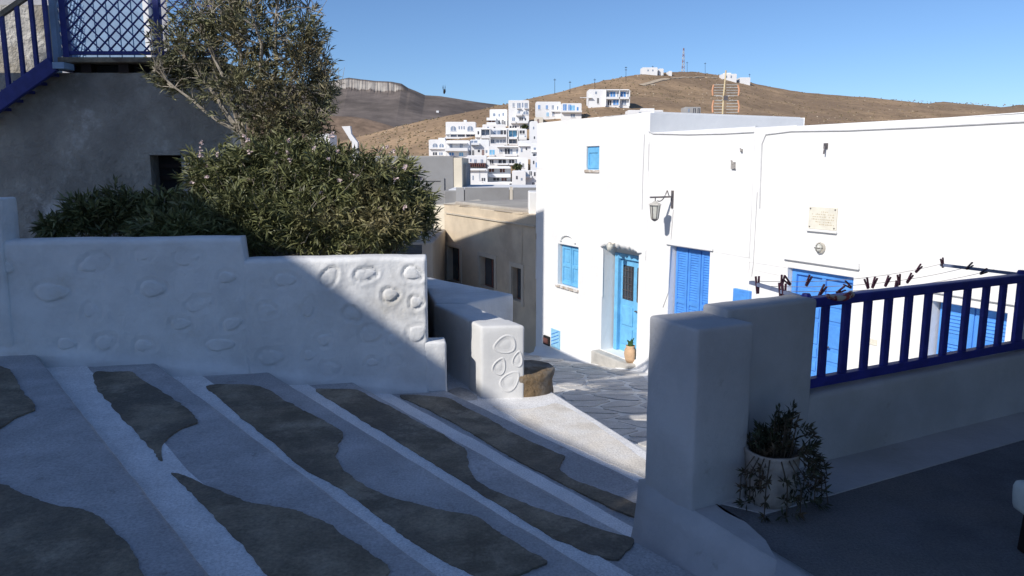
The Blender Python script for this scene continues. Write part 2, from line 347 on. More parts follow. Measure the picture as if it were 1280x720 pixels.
PATCH = [
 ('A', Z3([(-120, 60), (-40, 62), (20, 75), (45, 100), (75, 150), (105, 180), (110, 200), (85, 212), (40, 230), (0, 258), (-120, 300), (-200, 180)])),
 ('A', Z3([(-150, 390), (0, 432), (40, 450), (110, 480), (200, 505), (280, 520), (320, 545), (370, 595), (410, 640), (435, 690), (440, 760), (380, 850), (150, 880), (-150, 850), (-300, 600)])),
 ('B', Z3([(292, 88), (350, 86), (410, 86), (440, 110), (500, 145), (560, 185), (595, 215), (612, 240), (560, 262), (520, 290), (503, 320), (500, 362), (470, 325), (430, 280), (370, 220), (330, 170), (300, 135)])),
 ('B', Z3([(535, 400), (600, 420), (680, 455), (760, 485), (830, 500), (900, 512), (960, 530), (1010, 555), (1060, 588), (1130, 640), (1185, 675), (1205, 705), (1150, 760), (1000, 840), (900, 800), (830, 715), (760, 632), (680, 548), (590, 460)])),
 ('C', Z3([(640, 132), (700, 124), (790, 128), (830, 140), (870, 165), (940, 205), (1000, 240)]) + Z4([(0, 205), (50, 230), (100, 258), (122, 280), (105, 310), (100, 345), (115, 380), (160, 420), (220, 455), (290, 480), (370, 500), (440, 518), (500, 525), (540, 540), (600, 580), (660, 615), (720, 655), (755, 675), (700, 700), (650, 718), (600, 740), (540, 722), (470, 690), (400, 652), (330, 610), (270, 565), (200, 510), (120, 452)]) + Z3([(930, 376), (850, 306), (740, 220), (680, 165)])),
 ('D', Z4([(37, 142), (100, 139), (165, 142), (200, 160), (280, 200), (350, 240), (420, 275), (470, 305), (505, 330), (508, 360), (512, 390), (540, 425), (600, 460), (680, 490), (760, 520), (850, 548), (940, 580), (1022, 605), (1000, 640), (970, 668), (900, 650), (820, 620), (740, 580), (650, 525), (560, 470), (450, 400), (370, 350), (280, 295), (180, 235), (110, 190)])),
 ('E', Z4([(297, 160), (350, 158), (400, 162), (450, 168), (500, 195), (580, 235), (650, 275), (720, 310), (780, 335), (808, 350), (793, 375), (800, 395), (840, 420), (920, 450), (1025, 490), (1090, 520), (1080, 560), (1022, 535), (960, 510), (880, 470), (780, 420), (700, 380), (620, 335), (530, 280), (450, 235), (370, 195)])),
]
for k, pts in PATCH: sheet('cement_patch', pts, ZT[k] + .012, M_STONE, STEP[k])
sheet('cement_patch', Z4([(585, 192), (640, 200), (700, 200), (745, 192), (790, 185), (860, 222), (950, 282), (1030, 340), (1100, 390), (1100, 430), (1030, 402), (990, 387), (900, 347), (800, 302), (700, 257), (640, 220)]), ZT['G'] + .012, M_CEM, STEP['G'])
sheet('cement_patch', [(556, 492), (575, 484), (592, 492), (596, 499), (575, 500)], ZT['G'] + .009, M_FLAG, STEP['G'])

# ================================================================== STREET with flagstones
def street_z(Y): return -1.2 - .17 * (Y - 7)
sp = [(-3.5, 4.6), (9.5, 4.6), (9.5, 27), (-3.5, 27)]
street = MB().prism(sp, [street_z(y) - .6 for _, y in sp], [street_z(y) for _, y in sp]).build('street', mat('street_joint', (.70, .69, .66), .9, .08, 4, (.6, .59, .56), (.5, .7), bump=.4, bscale=40)); street['kind'] = 'structure'
def flagstones():
    cs = []; Y = 6.0; row = 0
    gx = np.arange(-1.2, 4.4, .62); gy = np.arange(5.8, 19.5, .58)
    P = {}
    for i in range(len(gx) + 1):
        for j in range(len(gy) + 1):
            P[i, j] = Vector((-1.2 + i * .62 + random.uniform(-.13, .13) + (.2 if j % 2 else 0), 5.8 + j * .58 + random.uniform(-.12, .12)))
    for i in range(len(gx)):
        for j in range(len(gy)):
            q = [P[i, j], P[i + 1, j], P[i + 1, j + 1], P[i, j + 1]]; c = sum(q, Vector((0, 0))) / 4
            if c.dot(Vector((.891, .454))) > 9.15: continue     # under the houses
            mids = []
            for a in range(4):
                A, B = q[a], q[(a + 1) % 4]; mids += [A * .85 + B * .15, (A + B) / 2 + Vector((random.uniform(-.02, .02), random.uniform(-.02, .02))), A * .15 + B * .85]
            g = random.choice((.035, .045, .06)); dz = random.uniform(.006, .016)
            pl = []
            for m_ in mids:
                d = (c - m_); m2 = m_ + d.normalized() * g; pl.append((m2.x, m2.y))
            MB().prism(pl, [street_z(y) - .02 for _, y in pl], [street_z(y) + dz for _, y in pl]).build('flagstone', M_FLAG, street)
flagstones()

# ================================================================== TERRACE
tp = [PF + LDIR * .25 + RDIR * .02, PF + LDIR * .25 + RDIR * 8, PF + RDIR * 8 - LDIR * 7, PF - LDIR * 7 + RDIR * .02]
terrace = MB().prism([(v.x, v.y) for v in tp], -1.6, 0).build('terrace', M_FLOOR); terrace['kind'] = 'structure'
FACE = .145                                                   # wall face set back from the pillar's face
wb0 = PF + LDIR * FACE + RDIR * .05; e0 = atZ(1020, 625, 0); e1 = atZ(1280, 550, 0)
dd = (e1 - e0).normalized(); e0 = e0 - dd * .35; e1 = e1 + dd * 2.5; wb1 = wb0 + RDIR * 6.2
MB().prism([(v.x, v.y) for v in (wb0 + LDIR * .1, e0, e1, wb1 + LDIR * .1)], -.01, .006).build('painted_band', M_PIL, terrace)
skp = [PF + RDIR * .02, PF + RDIR * .02 - LDIR * .7, PF + RDIR * .02 - LDIR * 1.5] + [atZ(x, y, 0) for x, y in ((905, 850), (952, 770), (967, 730), (971, 703), (957, 678), (932, 655), (906, 642))] + [PF + RDIR * .17 + LDIR * .05, PF + LDIR * .05 + RDIR * .02]
MB().prism([(v.x, v.y) for v in skp], -.01, .010).build('painted_band', M_PIL, terrace)
# sloping white skirt between the terrace edge and the steps
m_ = MB(); vs = []; fs = []; ns = 14
for i in range(ns + 1):
    t = i / ns; v = PF + LDIR * (.42 - 2.0 * t) + RDIR * .04; out = .06 + .30 * t ** 1.2; zo = -.34 + .30 * t
    for k in range(6):
        f = k / 5; q = v - RDIR * (.04 + out * f); zz = .009 + (zo - .009) * (1 - (1 - f) ** 2.2); vs.append((q.x, q.y, zz))
    q = v - RDIR * (.04 + out); vs.append((q.x, q.y, -.8)); vs.append((v.x, v.y, -.8)); vs.append((v.x + .03, v.y + .01, .006))
for i in range(ns):
    for k in range(9): fs.append((i * 9 + k, (i + 1) * 9 + k, (i + 1) * 9 + (k + 1) % 9, i * 9 + (k + 1) % 9))
fs += [tuple(range(9)), tuple(ns * 9 + k for k in range(9))[::-1]]
skirt = m_.add(vs, fs).build('skirt', M_PIL, terrace, smooth=True)

PTOP = (CAM + ray(875, 412) * (PF.y / ray(875, 412).y)).z
PW = (onP(944, 404, PF, LDIR) - PF).dot(RDIR); PD = (onP(811, 391, PF, RDIR) - PF).dot(LDIR)
pl = [PF, PF + RDIR * PW, PF + RDIR * PW + LDIR * PD, PF + LDIR * PD]
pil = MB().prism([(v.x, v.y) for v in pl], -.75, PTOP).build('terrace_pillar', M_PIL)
roughen(pil, .03, .006, 5, .018, seed=1); tag(pil, 'square whitewashed pillar at the top of the steps, in shade', 'pillar')
wl0 = PF + LDIR * FACE + RDIR * .30; WEND = None
pend = onP(1007, 600, PF + LDIR * FACE, LDIR); L1 = (pend - (PF + LDIR * FACE)).dot(RDIR)
WTOP = onP(1007, 375, PF + LDIR * (FACE + .01), LDIR).z
q0 = PF + LDIR * FACE; TH = .19
def along(a, off, z=0): v = PF + RDIR * a + LDIR * off; return Vector((v.x, v.y, z))
wp = [along(PW - .05, FACE), along(L1, FACE), along(L1, FACE + TH), along(PW - .05, FACE + TH)]
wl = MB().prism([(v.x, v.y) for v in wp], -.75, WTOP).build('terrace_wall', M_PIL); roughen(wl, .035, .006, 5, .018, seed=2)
tag(wl, 'short white wall joining the shaded pillar to the blue railing', 'wall')
PARZ = onP(1007, 496, PF + LDIR * FACE, LDIR).z
L2 = L1 + 2.55
wp = [along(L1 - .03, FACE + .003), along(L2 + 2.0, FACE + .003), along(L2 + 2.0, FACE + TH - .003), along(L1 - .03, FACE + TH - .003)]
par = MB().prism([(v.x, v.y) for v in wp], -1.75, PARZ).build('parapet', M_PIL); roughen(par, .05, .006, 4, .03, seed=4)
tag(par, 'low white parapet under the blue railing', 'parapet')
# ---- railing
RTOP = onP(1007, 372, PF + LDIR * (FACE + .09), LDIR).z; RO = FACE + .085
L2r = (onP(1272, 400, PF + LDIR * RO, LDIR) - PF).dot(RDIR)
rail = thing('balustrade', along(L1 + .03, RO, PARZ), 'royal blue wooden balustrade on the terrace parapet', 'railing')
z_b = PARZ + .012
MB().bar(along(L1 - .005, RO, RTOP - .028), along(L2r + .12, RO, RTOP - .028), .07, .055).build('top_rail', M_RAIL, rail, bevel=.008)
MB().bar(along(L1 + .005, RO, z_b + .03), along(L2r + .12, RO, z_b + .03), .055, .055).build('bottom_rail', M_RAIL, rail, bevel=.006)
bpx = [1031, 1057, 1083.5, 1109, 1134, 1158, 1182, 1206, 1229, 1250, 1273]
bw = [.045, .052, .05, .05, .05, .05, .05, .05, .05, .05, .085]
for x, w_ in zip(bpx, bw):
    a = (onP(x, 400, PF + LDIR * RO, LDIR) - PF).dot(RDIR)
    MB().bar(along(a, RO, z_b + .05), along(a, RO, RTOP - .05), w_, .03, up=LDIR).build('baluster', M_RAIL, rail, bevel=.005)
MB().bar(along(L1 + .012, RO, z_b), along(L1 + .012, RO, RTOP - .05), .02, .03, up=LDIR).build('baluster', M_RAIL, rail)
MB().bar(along(L2r + .09, RO, RTOP - .02), along(L2r + .2, RO, RTOP - .02), .09, .09).build('post_cap', M_RAIL, rail, bevel=.01)
# right-hand end wall above the parapet
wp = [along(L2r + .14, FACE - .01), along(L2r + 1.6, FACE - .01), along(L2r + 1.6, FACE + TH + .01), along(L2r + .14, FACE + TH + .01)]
ew = MB().prism([(v.x, v.y) for v in wp], PARZ - .3, RTOP - .03).build('terrace_wall', M_PIL); roughen(ew, .06, .006, 5, .03, seed=9); tag(ew, 'white wall end beyond the far post of the blue railing', 'wall')

# ---- washing line: two arms leaning out over the street, three wires, pegs
OUT = LDIR
def armtip(x, y, a, reach): 
    base = along(a, RO + .02, RTOP - .01); p = onP(x, y, base + RDIR * 0, RDIR)     # plane square to the railing through the arm's foot
    return base, p
washing = thing('washing_line', along(L1 + .05, RO + .02, RTOP - .01), 'three wires strung between two grey arms on the blue railing', 'washing line')
bA, tA = armtip(938, 353, L1 + .03, .4)
bB, tB = armtip(1176, 331, L2r + .02, .4)
for b_, t_ in ((bA, tA), (bB, tB)):
    MB().bar(b_ - (t_ - b_).normalized() * .06, t_, .022, .02).build('arm', mat('arm_paint', (.14, .17, .26), .6, .1, 20, bump=.1), washing)
    MB().lathe(b_ - Vector((0, 0, .03)), [(.03, 0), (.035, .03), (.02, .06)], 10).build('bracket', M_RAIL, washing)
WIRES = []
for f in (.97, .62, .32):
    p = bA + (tA - bA) * f + Vector((0, 0, .012)); q = bB + (tB - bB) * f + Vector((0, 0, .012)); pts = []
    for i in range(13):
        t = i / 12; pts.append(p + (q - p) * t - Vector((0, 0, .05 * 4 * t * (1 - t))))
    WIRES.append(pts); MB().tube(pts, .0018, sides=4).build('wire', M_ALU, washing)
def wire_at(wi, x):        # the point of a wire seen in pixel column x
    pts = WIRES[wi]; best = None
    for i in range(12):
        for j in range(20):
            p = pts[i] + (pts[i + 1] - pts[i]) * (j / 20); zc = (p - CAM).dot(FW); px = 640 + F * p.x / zc
            if best is None or abs(px - x) < best[0]: best = (abs(px - x), p)
    return best[1]
PEG = [(0, 1148, 50), (0, 1178, -20), (1, 1136, 40), (1, 1124, -10), (1, 1109, 30), (1, 1092, 25), (1, 1084, -25), (2, 1027, 40), (0, 985, -50), (0, 978, 8), (1, 1060, -60), (2, 1050, 70), (1, 1222, 65), (2, 1229, 75), (0, 1010, 30), (2, 1120, 15)]
for wi, x, ang in PEG:
    c = wire_at(wi, x); a = R(ang); ax = RDIR * math.sin(a) + Vector((0, 0, 1)) * math.cos(a); sd = ax.cross(LDIR)
    m_ = MB(); L_ = .075
    for s_ in (-1, 1):
        m_.bar(c - ax * L_ * .42 + sd * s_ * .004, c + ax * L_ * .58 + sd * s_ * .013, .007, .011, up=LDIR)
    m_.bar(c - sd * .012, c + sd * .012, .008, .008, up=LDIR)
    o = m_.build('clothes_peg', M_PEG); tag(o, 'dark clothes peg ' + ('lying nearly flat' if abs(ang) > 45 else 'leaning towards the far post' if ang > 15 else 'leaning towards the wall end' if ang < -15 else 'standing upright') + ' on the ' + ('outermost wire', 'middle wire', 'wire nearest the blue railing')[wi], 'clothes peg', 'pegs on the washing line')
for x, f in ((953, .85), (975, .42), (982, .36)):
    c = bA + (tA - bA) * f; m_ = MB()
    for s_ in (-1, 1): m_.bar(c + Vector((0, 0, -.055)) + RDIR * s_ * .004, c + Vector((0, 0, .05)) + RDIR * s_ * .013 + LDIR * .01, .011, .008)
    o = m_.build('clothes_peg', M_PEG); tag(o, 'dark clothes peg clipped on the arm of the washing line by the wall end', 'clothes peg', 'pegs on the washing line arm')
rg = MB(); a_ = (onP(1043, 376, PF + LDIR * RO, LDIR) - PF).dot(RDIR)
rag = rg.tube([along(a_ - .10, RO - .03, RTOP + .004), along(a_ - .04, RO - .042, RTOP - .01), along(a_ + .02, RO - .044, RTOP - .016), along(a_ + .1, RO - .03, RTOP + .0)], .014, .02, 8).build('cloth_tie', mat('red_cloth', (.30, .06, .06), .9, .3, 25, (.45, .42, .36), (.46, .54), bump=.2, mscale=16))
tag(rag, 'red and white cloth knotted round the top of the blue railing', 'cloth')

# ================================================================== LEFT WALL with stone reliefs
WA = NOSE['A'][0]; WE = NOSE['E'][0]; WD = (WE - WA); WD.z = 0; WD.normalize(); WN = Vector((WD.y, -WD.x, 0))   # towards the camera
def onW(x, y, off=0): return onP(x, y, WA + WN * off, WN)
def wc(p): return (p - WA).dot(WD)
U_END = wc(onW(535, 400)); U_STEP = wc(onW(302, 310)); U_0 = wc(onW(-90, 380)); Z_HI = onW(150, 299).z; Z_LO = onW(420, 323).z
REL = [(63, 366, 49, 28, 0), (118, 329, 46, 26, 200), (178, 319, 26, 18, 0), (234, 323, 40, 23, 10), (283, 347, 26, 18, 0), (115, 389, 24, 26, 100), (190, 361, 37, 26, 0), (248, 381, 40, 21, 15), (5, 335, 22, 28, 90),
       (18, 424, 25, 22, 0), (131, 428, 30, 24, 30), (180, 432, 30, 20, 0), (275, 431, 45, 20, 0), (82, 430, 28, 20, 0), (356, 350, 33, 21, 0), (411, 347, 29, 19, 55), (456, 343, 30, 17, 8), (515, 342, 25, 18, -20), (487, 369, 22, 18, 10), (520, 378, 18, 17, 0),
       (333, 388, 25, 21, 0), (385, 386, 29, 17, 70), (463, 418, 32, 24, 0), (492, 424, 19, 17, 0), (521, 417, 28, 24, 30), (466, 453, 21, 13, 0), (494, 451, 19, 14, 0), (405, 425, 20, 18, 40), (387, 444, 18, 16, 0), (338, 447, 36, 25, 0), (412, 461, 26, 20, 0), (440, 392, 26, 18, -30), (290, 405, 30, 20, 20), (225, 405, 30, 20, 0)]
def rel_shape(cx, cy, w_, h, ang, fn):
    c = fn(cx, cy); sx_ = (fn(cx + 1, cy) - c).length; return c, w_ * sx_ / 2, h * sx_ / 2, R(ang)
def petal(a, b, t): # outline radius factor: egg with a soft point
    r = 1 + .13 * math.cos(t) ** 3 + .05 * math.sin(3 * t + a * 40); return Vector((a * math.cos(t) * r, b * math.sin(t) * (1 - .22 * math.cos(t))))
def make_relief_wall():
    shapes = []
    for s in REL:
        c, a, b, g = rel_shape(*s, lambda x, y: onW(x, y)); shapes.append((wc(c), c.z, a, b, g))
    du = .016; us = np.arange(U_0, U_END + du, du); us[-1] = U_END; vs = []; fs = []
    zb = -.9
    def ztop(u): return (Z_HI if u < U_STEP else Z_LO) + noise.noise(Vector((u * 1.7, 3, 0))) * .012 + noise.noise(Vector((u * 6, 9, 0))) * .004
    rows = 92
    def relief(u, z):
        d = noise.noise(Vector((u * 2.2, z * 2.2, 7))) * .014 + noise.noise(Vector((u * 7, z * 7, 2))) * .006 + noise.noise(Vector((u * 22, z * 22, 2))) * .0015
        for (cu, cz, a, b, g) in shapes:
            x, y = u - cu, z - cz
            if abs(x) > .3 or abs(y) > .3: continue
            xr = x * math.cos(g) + y * math.sin(g); yr = -x * math.sin(g) + y * math.cos(g)
            th = math.atan2(yr / b, xr / a); p = petal(a, b, th); ro = p.length; r = math.hypot(xr, yr); k = (r - ro)
            vis = 1.15 if cu > wc(onW(400, 350)) and cz > wc(onW(400, 350)) * 0 + .35 else .5
            d += (-.014 * math.exp(-((k) / .008) ** 2) + .005 * math.exp(-((k - .026) / .018) ** 2)) * vis
        return d
    TH_ = .26; cols = []
    for u in us:
        zt = ztop(u); col = []
        for j in range(rows + 1):
            z = zb + (zt - zb) * (j / rows); d = relief(u, z)
            rr = .035; e = zt - z                     # rounded arris at top
            if e < rr: d -= rr - math.sqrt(max(0, rr * rr - (rr - e) ** 2))
            eu = U_END - u
            if eu < .03: d -= .03 - math.sqrt(max(0, .03 ** 2 - (.03 - eu) ** 2))
            base_f = max(0, .09 - max(0, z - (.14 - (u / (U_END or 1)) * .48)))
            d += base_f ** 2 * 4
            col.append(WA + WD * u + WN * d + Vector((0, 0, z - WA.z)))
        for off, zz in ((-.07, zt + .002), (-TH_ * .6, zt + .004), (-TH_ + .03, zt), (-TH_, zt - .03), (-TH_, zb)):
            col.append(WA + WD * u + WN * off + Vector((0, 0, zz - WA.z)))
        cols.append(col)
    m_ = MB(); n = len(cols[0]); m_.v = [p for c in cols for p in c]
    for i in range(len(cols) - 1):
        for j in range(n - 1): m_.f.append((i * n + j, (i + 1) * n + j, (i + 1) * n + j + 1, i * n + j + 1))
    m_.f.append(tuple(range(n))); m_.f.append(tuple((len(cols) - 1) * n + j for j in range(n))[::-1])
    wo = m_.build('relief_wall', M_WALL, smooth=True); tag(wo, 'long stepped white wall with stone outlines moulded in its plaster', 'wall')
    for (cu, cz, a, b, g) in shapes: stone(wo, lambda x, y, d: WA + WD * (cu + x) + WN * d + Vector((0, 0, cz + y - WA.z)), a - .008, b - .008, g, h=.006 if (cu > U_STEP + .6 and cz > .35) else .003)
    return wo
def stone(parent, f, a, b, g, n=14, h=.006):
    vs = []; ph = random.uniform(0, 9)
    for r, d in ((1, -.016), (.9, -.001), (.62, h * .7)):
        for k in range(n):
            p = petal(a, b, 2 * math.pi * k / n) * r; x = p.x * math.cos(g) - p.y * math.sin(g); y = p.x * math.sin(g) + p.y * math.cos(g)
            vs.append(f(x, y, d + noise.noise(Vector((x * 30, y * 30, ph))) * .007 * (r < 1)))
    vs.append(f(0, 0, h)); fs = []
    for i in (0, 1):
        for k in range(n): fs.append((i * n + k, i * n + (k + 1) % n, (i + 1) * n + (k + 1) % n, (i + 1) * n + k))
    for k in range(n): fs.append((2 * n + k, 2 * n + (k + 1) % n, 3 * n))
    return MB().add(vs, fs).build('stone', M_WALL, parent, smooth=True)
lwall = make_relief_wall()
# low stub at the wall's end, post at its upper end
p0 = onW(530, 430); p1 = onW(558, 430); zt = onW(558, 427).z
st = MB().prism([(v.x, v.y) for v in (p0 + WN * .0 - WD * .0, p1, p1 - WN * .2, p0 - WN * .2)], -.9, zt).build('wall_stub', M_WALL); roughen(st, .03, .006, 6, .02, seed=12); tag(st, 'low white stub wall at the open end of the relief wall', 'wall')
p0 = onW(-70, 300); p1 = onW(4, 300); zt = onW(4, 248).z
st = MB().prism([(v.x, v.y) for v in (p0 + WN * .02, p1 + WN * .02, p1 - WN * .3, p0 - WN * .3)], -.2, zt).build('wall_post', M_WALL); roughen(st, .05, .006, 6, .02, seed=13); tag(st, 'white post rising above the upper end of the relief wall', 'post')
# ================================================================== RELIEF PILLAR, LOW WALLS, DRUM
g0 = atZ(602, 498, ZT['G']); g1 = atZ(656, 497, ZT['G']); GT = atY(602, 408, g0.y).z
bl = atZ(541, 378, GT); br = atZ(585, 378, GT); c2 = atZ(642, 367, GT); c3 = atZ(522, 343, GT)
gd = (g1 - g0).normalized(); gn = Vector((gd.y, -gd.x, 0)); pback = Vector((-.42, .907, 0)) * .33
rp = MB().prism([(v.x, v.y) for v in (g0, g1, g1 + pback, g0 + pback)], -1.2, GT).build('relief_pillar', mat('pillar_whitewash', (.66, .66, .65), .9, .04, 3, bump=.3, bscale=25, bdist=.01)); roughen(rp, .03, .005, 5, .025, seed=21)
tag(rp, 'short white pillar with four moulded stones beside the gate gap', 'pillar')
for s in ((632, 431, 25, 20, 200), (647, 450, 18, 11, 80), (624, 459, 20, 14, 70), (637, 477, 26, 18, 50)):
    c = onP(s[0], s[1], g0 + gn * .003, gn); k = (onP(s[0] + 1, s[1], g0, gn) - onP(s[0], s[1], g0, gn)).length; u0 = (c - g0).dot(gd)
    a_, b_ = s[2] * k / 2, s[3] * k / 2; ring = []; n = 20
    f = lambda x, y, d: g0 + gd * (u0 + x) + gn * d + Vector((0, 0, c.z + y - g0.z))
    vs = []; fs = []; prof = ((1.28, -.006), (1.14, .007), (1.02, .008), (.9, -.001), (.5, .004))
    for r, d in prof:
        for q in range(n):
            p = petal(a_, b_, 2 * math.pi * q / n) * r; g_ = R(s[4]); vs.append(f(p.x * math.cos(g_) - p.y * math.sin(g_), p.x * math.sin(g_) + p.y * math.cos(g_), d))
    vs.append(f(0, 0, .008))
    for i in range(4):
        for q in range(n): fs.append((i * n + q, i * n + (q + 1) % n, (i + 1) * n + (q + 1) % n, (i + 1) * n + q))
    for q in range(n): fs.append((4 * n + q, 4 * n + (q + 1) % n, 5 * n))
    MB().add(vs, fs).build('stone', MATS['pillar_whitewash'], rp, smooth=True)
h0 = g0 + pback * .85 + gd * .03; h1 = g1 + pback * .85 - gd * .005
w1 = MB().prism([(v.x, v.y) for v in (h0, h1, br, bl)], -1.4, GT - .012).build('passage_wall', M_WALL); roughen(w1, .06, .006, 5, .025, seed=22); tag(w1, 'low white wall running back from the short relief pillar', 'wall')
w2 = MB().prism([(v.x, v.y) for v in (bl + Vector((.02, .01, 0)), br, c2, c3)], -1.9, GT - .004).build('corner_wall', M_WALL); roughen(w2, .08, .006, 5, .025, seed=23); tag(w2, 'broad white wall block behind the passage wall, dappled by oleander shade', 'wall')
dc = Vector((.115, 7.02, ZT['G'] - .12))
prof = [(.27, 0), (.285, .06), (.28, .16), (.285, .24), (.30, .27), (.302, .315), (.285, .33), (.1, .335)]
dr = MB().lathe(dc, prof, 28).build('stone_drum', mat('drum_stone', (.26, .235, .2), .95, .2, 6, (.2, .14, .08), (.45, .62), bump=.9, bscale=22, bdist=.03)); roughen(dr, .03, .016, 8, 0, seed=31)
tag(dr, 'low round stone plinth with rough sides beside the short relief pillar', 'plinth')
# ================================================================== WHITE HOUSES across the street
FA = R(27.0); U = Vector((math.sin(FA), -math.cos(FA), 0)); N = Vector((-math.cos(FA), -math.sin(FA), 0)); F0 = Vector((2.45, 16, 0))
def fuz(x, y, off=0): p = onP(x, y, F0 + N * off, N); return (p - F0).dot(U), p.z
def fp(u, z, off=0): v = F0 + U * u + N * off; return Vector((v.x, v.y, z))
def fbox(m_, u0, u1, z0, z1, o0, o1):      # o0 back, o1 front (out of the wall)
    return m_.hexa([fp(u0, z0, o1), fp(u1, z0, o1), fp(u1, z0, o0), fp(u0, z0, o0), fp(u0, z1, o1), fp(u1, z1, o1), fp(u1, z1, o0), fp(u0, z1, o0)])
def facade(u0, u1, z0, z1, holes, depth):
    m_ = MB(); us = sorted({u0, u1, *[h[i] for h in holes for i in (0, 1)]}); zs = sorted({z0, z1, *[h[i] for h in holes for i in (2, 3)]})
    def hole(i, j):
        if not (0 <= i < len(us) - 1 and 0 <= j < len(zs) - 1): return None
        a, b, c, d = us[i], us[i + 1], zs[j], zs[j + 1]
        for h in holes:
            if h[0] - 1e-6 <= a and b <= h[1] + 1e-6 and h[2] - 1e-6 <= c and d <= h[3] + 1e-6: return h[4]
        return None
    Q = lambda pts: m_.add(pts, [(0, 1, 2, 3)])
    for i in range(len(us) - 1):
        for j in range(len(zs) - 1):
            a, b, c, d = us[i], us[i + 1], zs[j], zs[j + 1]; h = hole(i, j)
            if h is None: Q([fp(a, c), fp(b, c), fp(b, d), fp(a, d)]); continue
            if hole(i - 1, j) is None: Q([fp(a, c), fp(a, c, -h), fp(a, d, -h), fp(a, d)])
            if hole(i + 1, j) is None: Q([fp(b, c), fp(b, c, -h), fp(b, d, -h), fp(b, d)])
            if hole(i, j + 1) is None: Q([fp(a, d), fp(a, d, -h), fp(b, d, -h), fp(b, d)])
            if hole(i, j - 1) is None: Q([fp(a, c), fp(a, c, -h), fp(b, c, -h), fp(b, c)])
    for c, d in zip(zs, zs[1:]):
        for u in (u0, u1): Q([fp(u, c), fp(u, c, -depth), fp(u, d, -depth), fp(u, d)])
    for a, b in zip(us, us[1:]):
        Q([fp(a, z1), fp(b, z1), fp(b, z1, -depth), fp(a, z1, -depth)])
        for c, d in zip(zs, zs[1:]): Q([fp(a, c, -depth), fp(b, c, -depth), fp(b, d, -depth), fp(a, d, -depth)])
    return m_
def rect(x0, y0, x1, y1, off=0):           # pixel corners -> u0,u1,z0,z1 (z measured at the opening's middle column)
    xm = (x0 + x1) / 2; ua, ub = fuz(x0, y0, off)[0], fuz(x1, y0, off)[0]; return [ua, ub, fuz(xm, y1, off)[1], fuz(xm, y0, off)[1]]
SEAM1 = fuz(812, 160)[0]; SEAM2 = fuz(945, 160)[0]; UL = fuz(671, 150)[0]; UR = fuz(1500, 150)[0]
def shutter(house, r, off, m, leaves=2, louvre=True, pan=False):
    a, b, c, d = r
    o = fbox(MB(), a + .02, b - .02, c + .01, d - .01, off - .04, off).build('shutter', m, house)
    wl_ = (b - a - .04) / leaves
    for i in range(leaves):
        x0, x1 = a + .02 + i * wl_ + .012, a + .02 + (i + 1) * wl_ - .012
        fr = MB()
        for q in ((x0, x0 + .06, c + .03, d - .03), (x1 - .06, x1, c + .03, d - .03)): fbox(fr, *q, off, off + .022)
        for zz in (c + .03, (c + d) / 2 - .05, d - .11): fbox(fr, x0 + .06, x1 - .06, zz, zz + .08, off, off + .02)
        fr.build('leaf_frame', m, o)
        if louvre:
            lv = MB(); z = c + .13
            while z < d - .14:
                if not ((c + d) / 2 - .08 < z < (c + d) / 2 + .05):
                    p = [fp(x0 + .06, z, off + .001), fp(x1 - .06, z, off + .001), fp(x1 - .06, z + .005, off + .016), fp(x0 + .06, z + .005, off + .016)]; p2 = [q + Vector((0, 0, .028)) - N * .008 for q in p]
                    lv.hexa([p[3], p[2], p[1], p[0], p2[3], p2[2], p2[1], p2[0]])
                z += .048
            l_ = lv.build('louvres', m, o); l_['kind'] = 'stuff'
        elif pan:
            for z0_, z1_ in ((c + .16, (c + d) / 2 - .09), ((c + d) / 2 + .07, d - .16)): fbox(MB(), x0 + .09, x1 - .09, z0_, z1_, off, off + .012).build('panel', m, o, bevel=.008)
    return o
# --- house one (taller, with light blue door)
H1T = 2.70
h1 = thing('white_house', fp((UL + SEAM1) / 2, -3.3, -.1), 'taller white house with light blue arched door and small shutters', 'house')
up_w = rect(733, 183, 749, 212); lo_w = rect(698, 307, 723, 359)
dr_ = rect(754, 309, 799.5, 430); dr_[2] = -2.52
H1 = facade(UL, SEAM1, -4.4, H1T, [(*up_w, .06), (*lo_w, .17), (*dr_, .42)], 4.3).build('wall', M_FAC, h1)
bm_ = H1.modifiers.new('w', 'WELD'); bm_.merge_threshold = .001
b_ = H1.modifiers.new('bevel', 'BEVEL'); b_.width = .012; b_.segments = 2; b_.limit_method = 'ANGLE'; b_.angle_limit = R(60)
fbox(MB(), UL + .02, SEAM1 - .02, H1T - .02, H1T + .02, -4.2, -.12).build('roof', M_VWHITE, h1)
def small_shutter(house, r, off, m):
    a, b, c, d = r; o = fbox(MB(), a + .01, b - .01, c, d, off - .04, off).build('shutter', m, house)
    f_ = MB(); fbox(f_, a + .03, a + .09, c + .03, d - .03, off, off + .02); fbox(f_, b - .09, b - .03, c + .03, d - .03, off, off + .02); fbox(f_, a + .09, b - .09, d - .14, d - .03, off, off + .02); fbox(f_, a + .09, b - .09, c + .03, c + .1, off, off + .018); f_.build('leaf_frame', m, o)
small_shutter(h1, up_w, -.045, M_BLUEL)
M_BRICK = mat('chipped_sill', (.5, .43, .36), .9, .2, 20, (.7, .68, .66), (.45, .6), bump=.3)
fbox(MB(), up_w[0] - .04, up_w[1] + .03, up_w[2] - .07, up_w[2] - .003, -.05, .03).build('sill', M_BRICK, h1, bevel=.01)
shutter(h1, lo_w, -.12, M_BLUEL, 2, False, True)
for i in range(5):
    k = (lo_w[1] - lo_w[0] + .12) / 5; fbox(MB(), lo_w[0] - .06 + i * k, lo_w[0] - .06 + (i + 1) * k - .02, lo_w[2] - .06, lo_w[2] - .003, -.1, .05).build('sill_brick', M_BRICK, h1, bevel=.008)
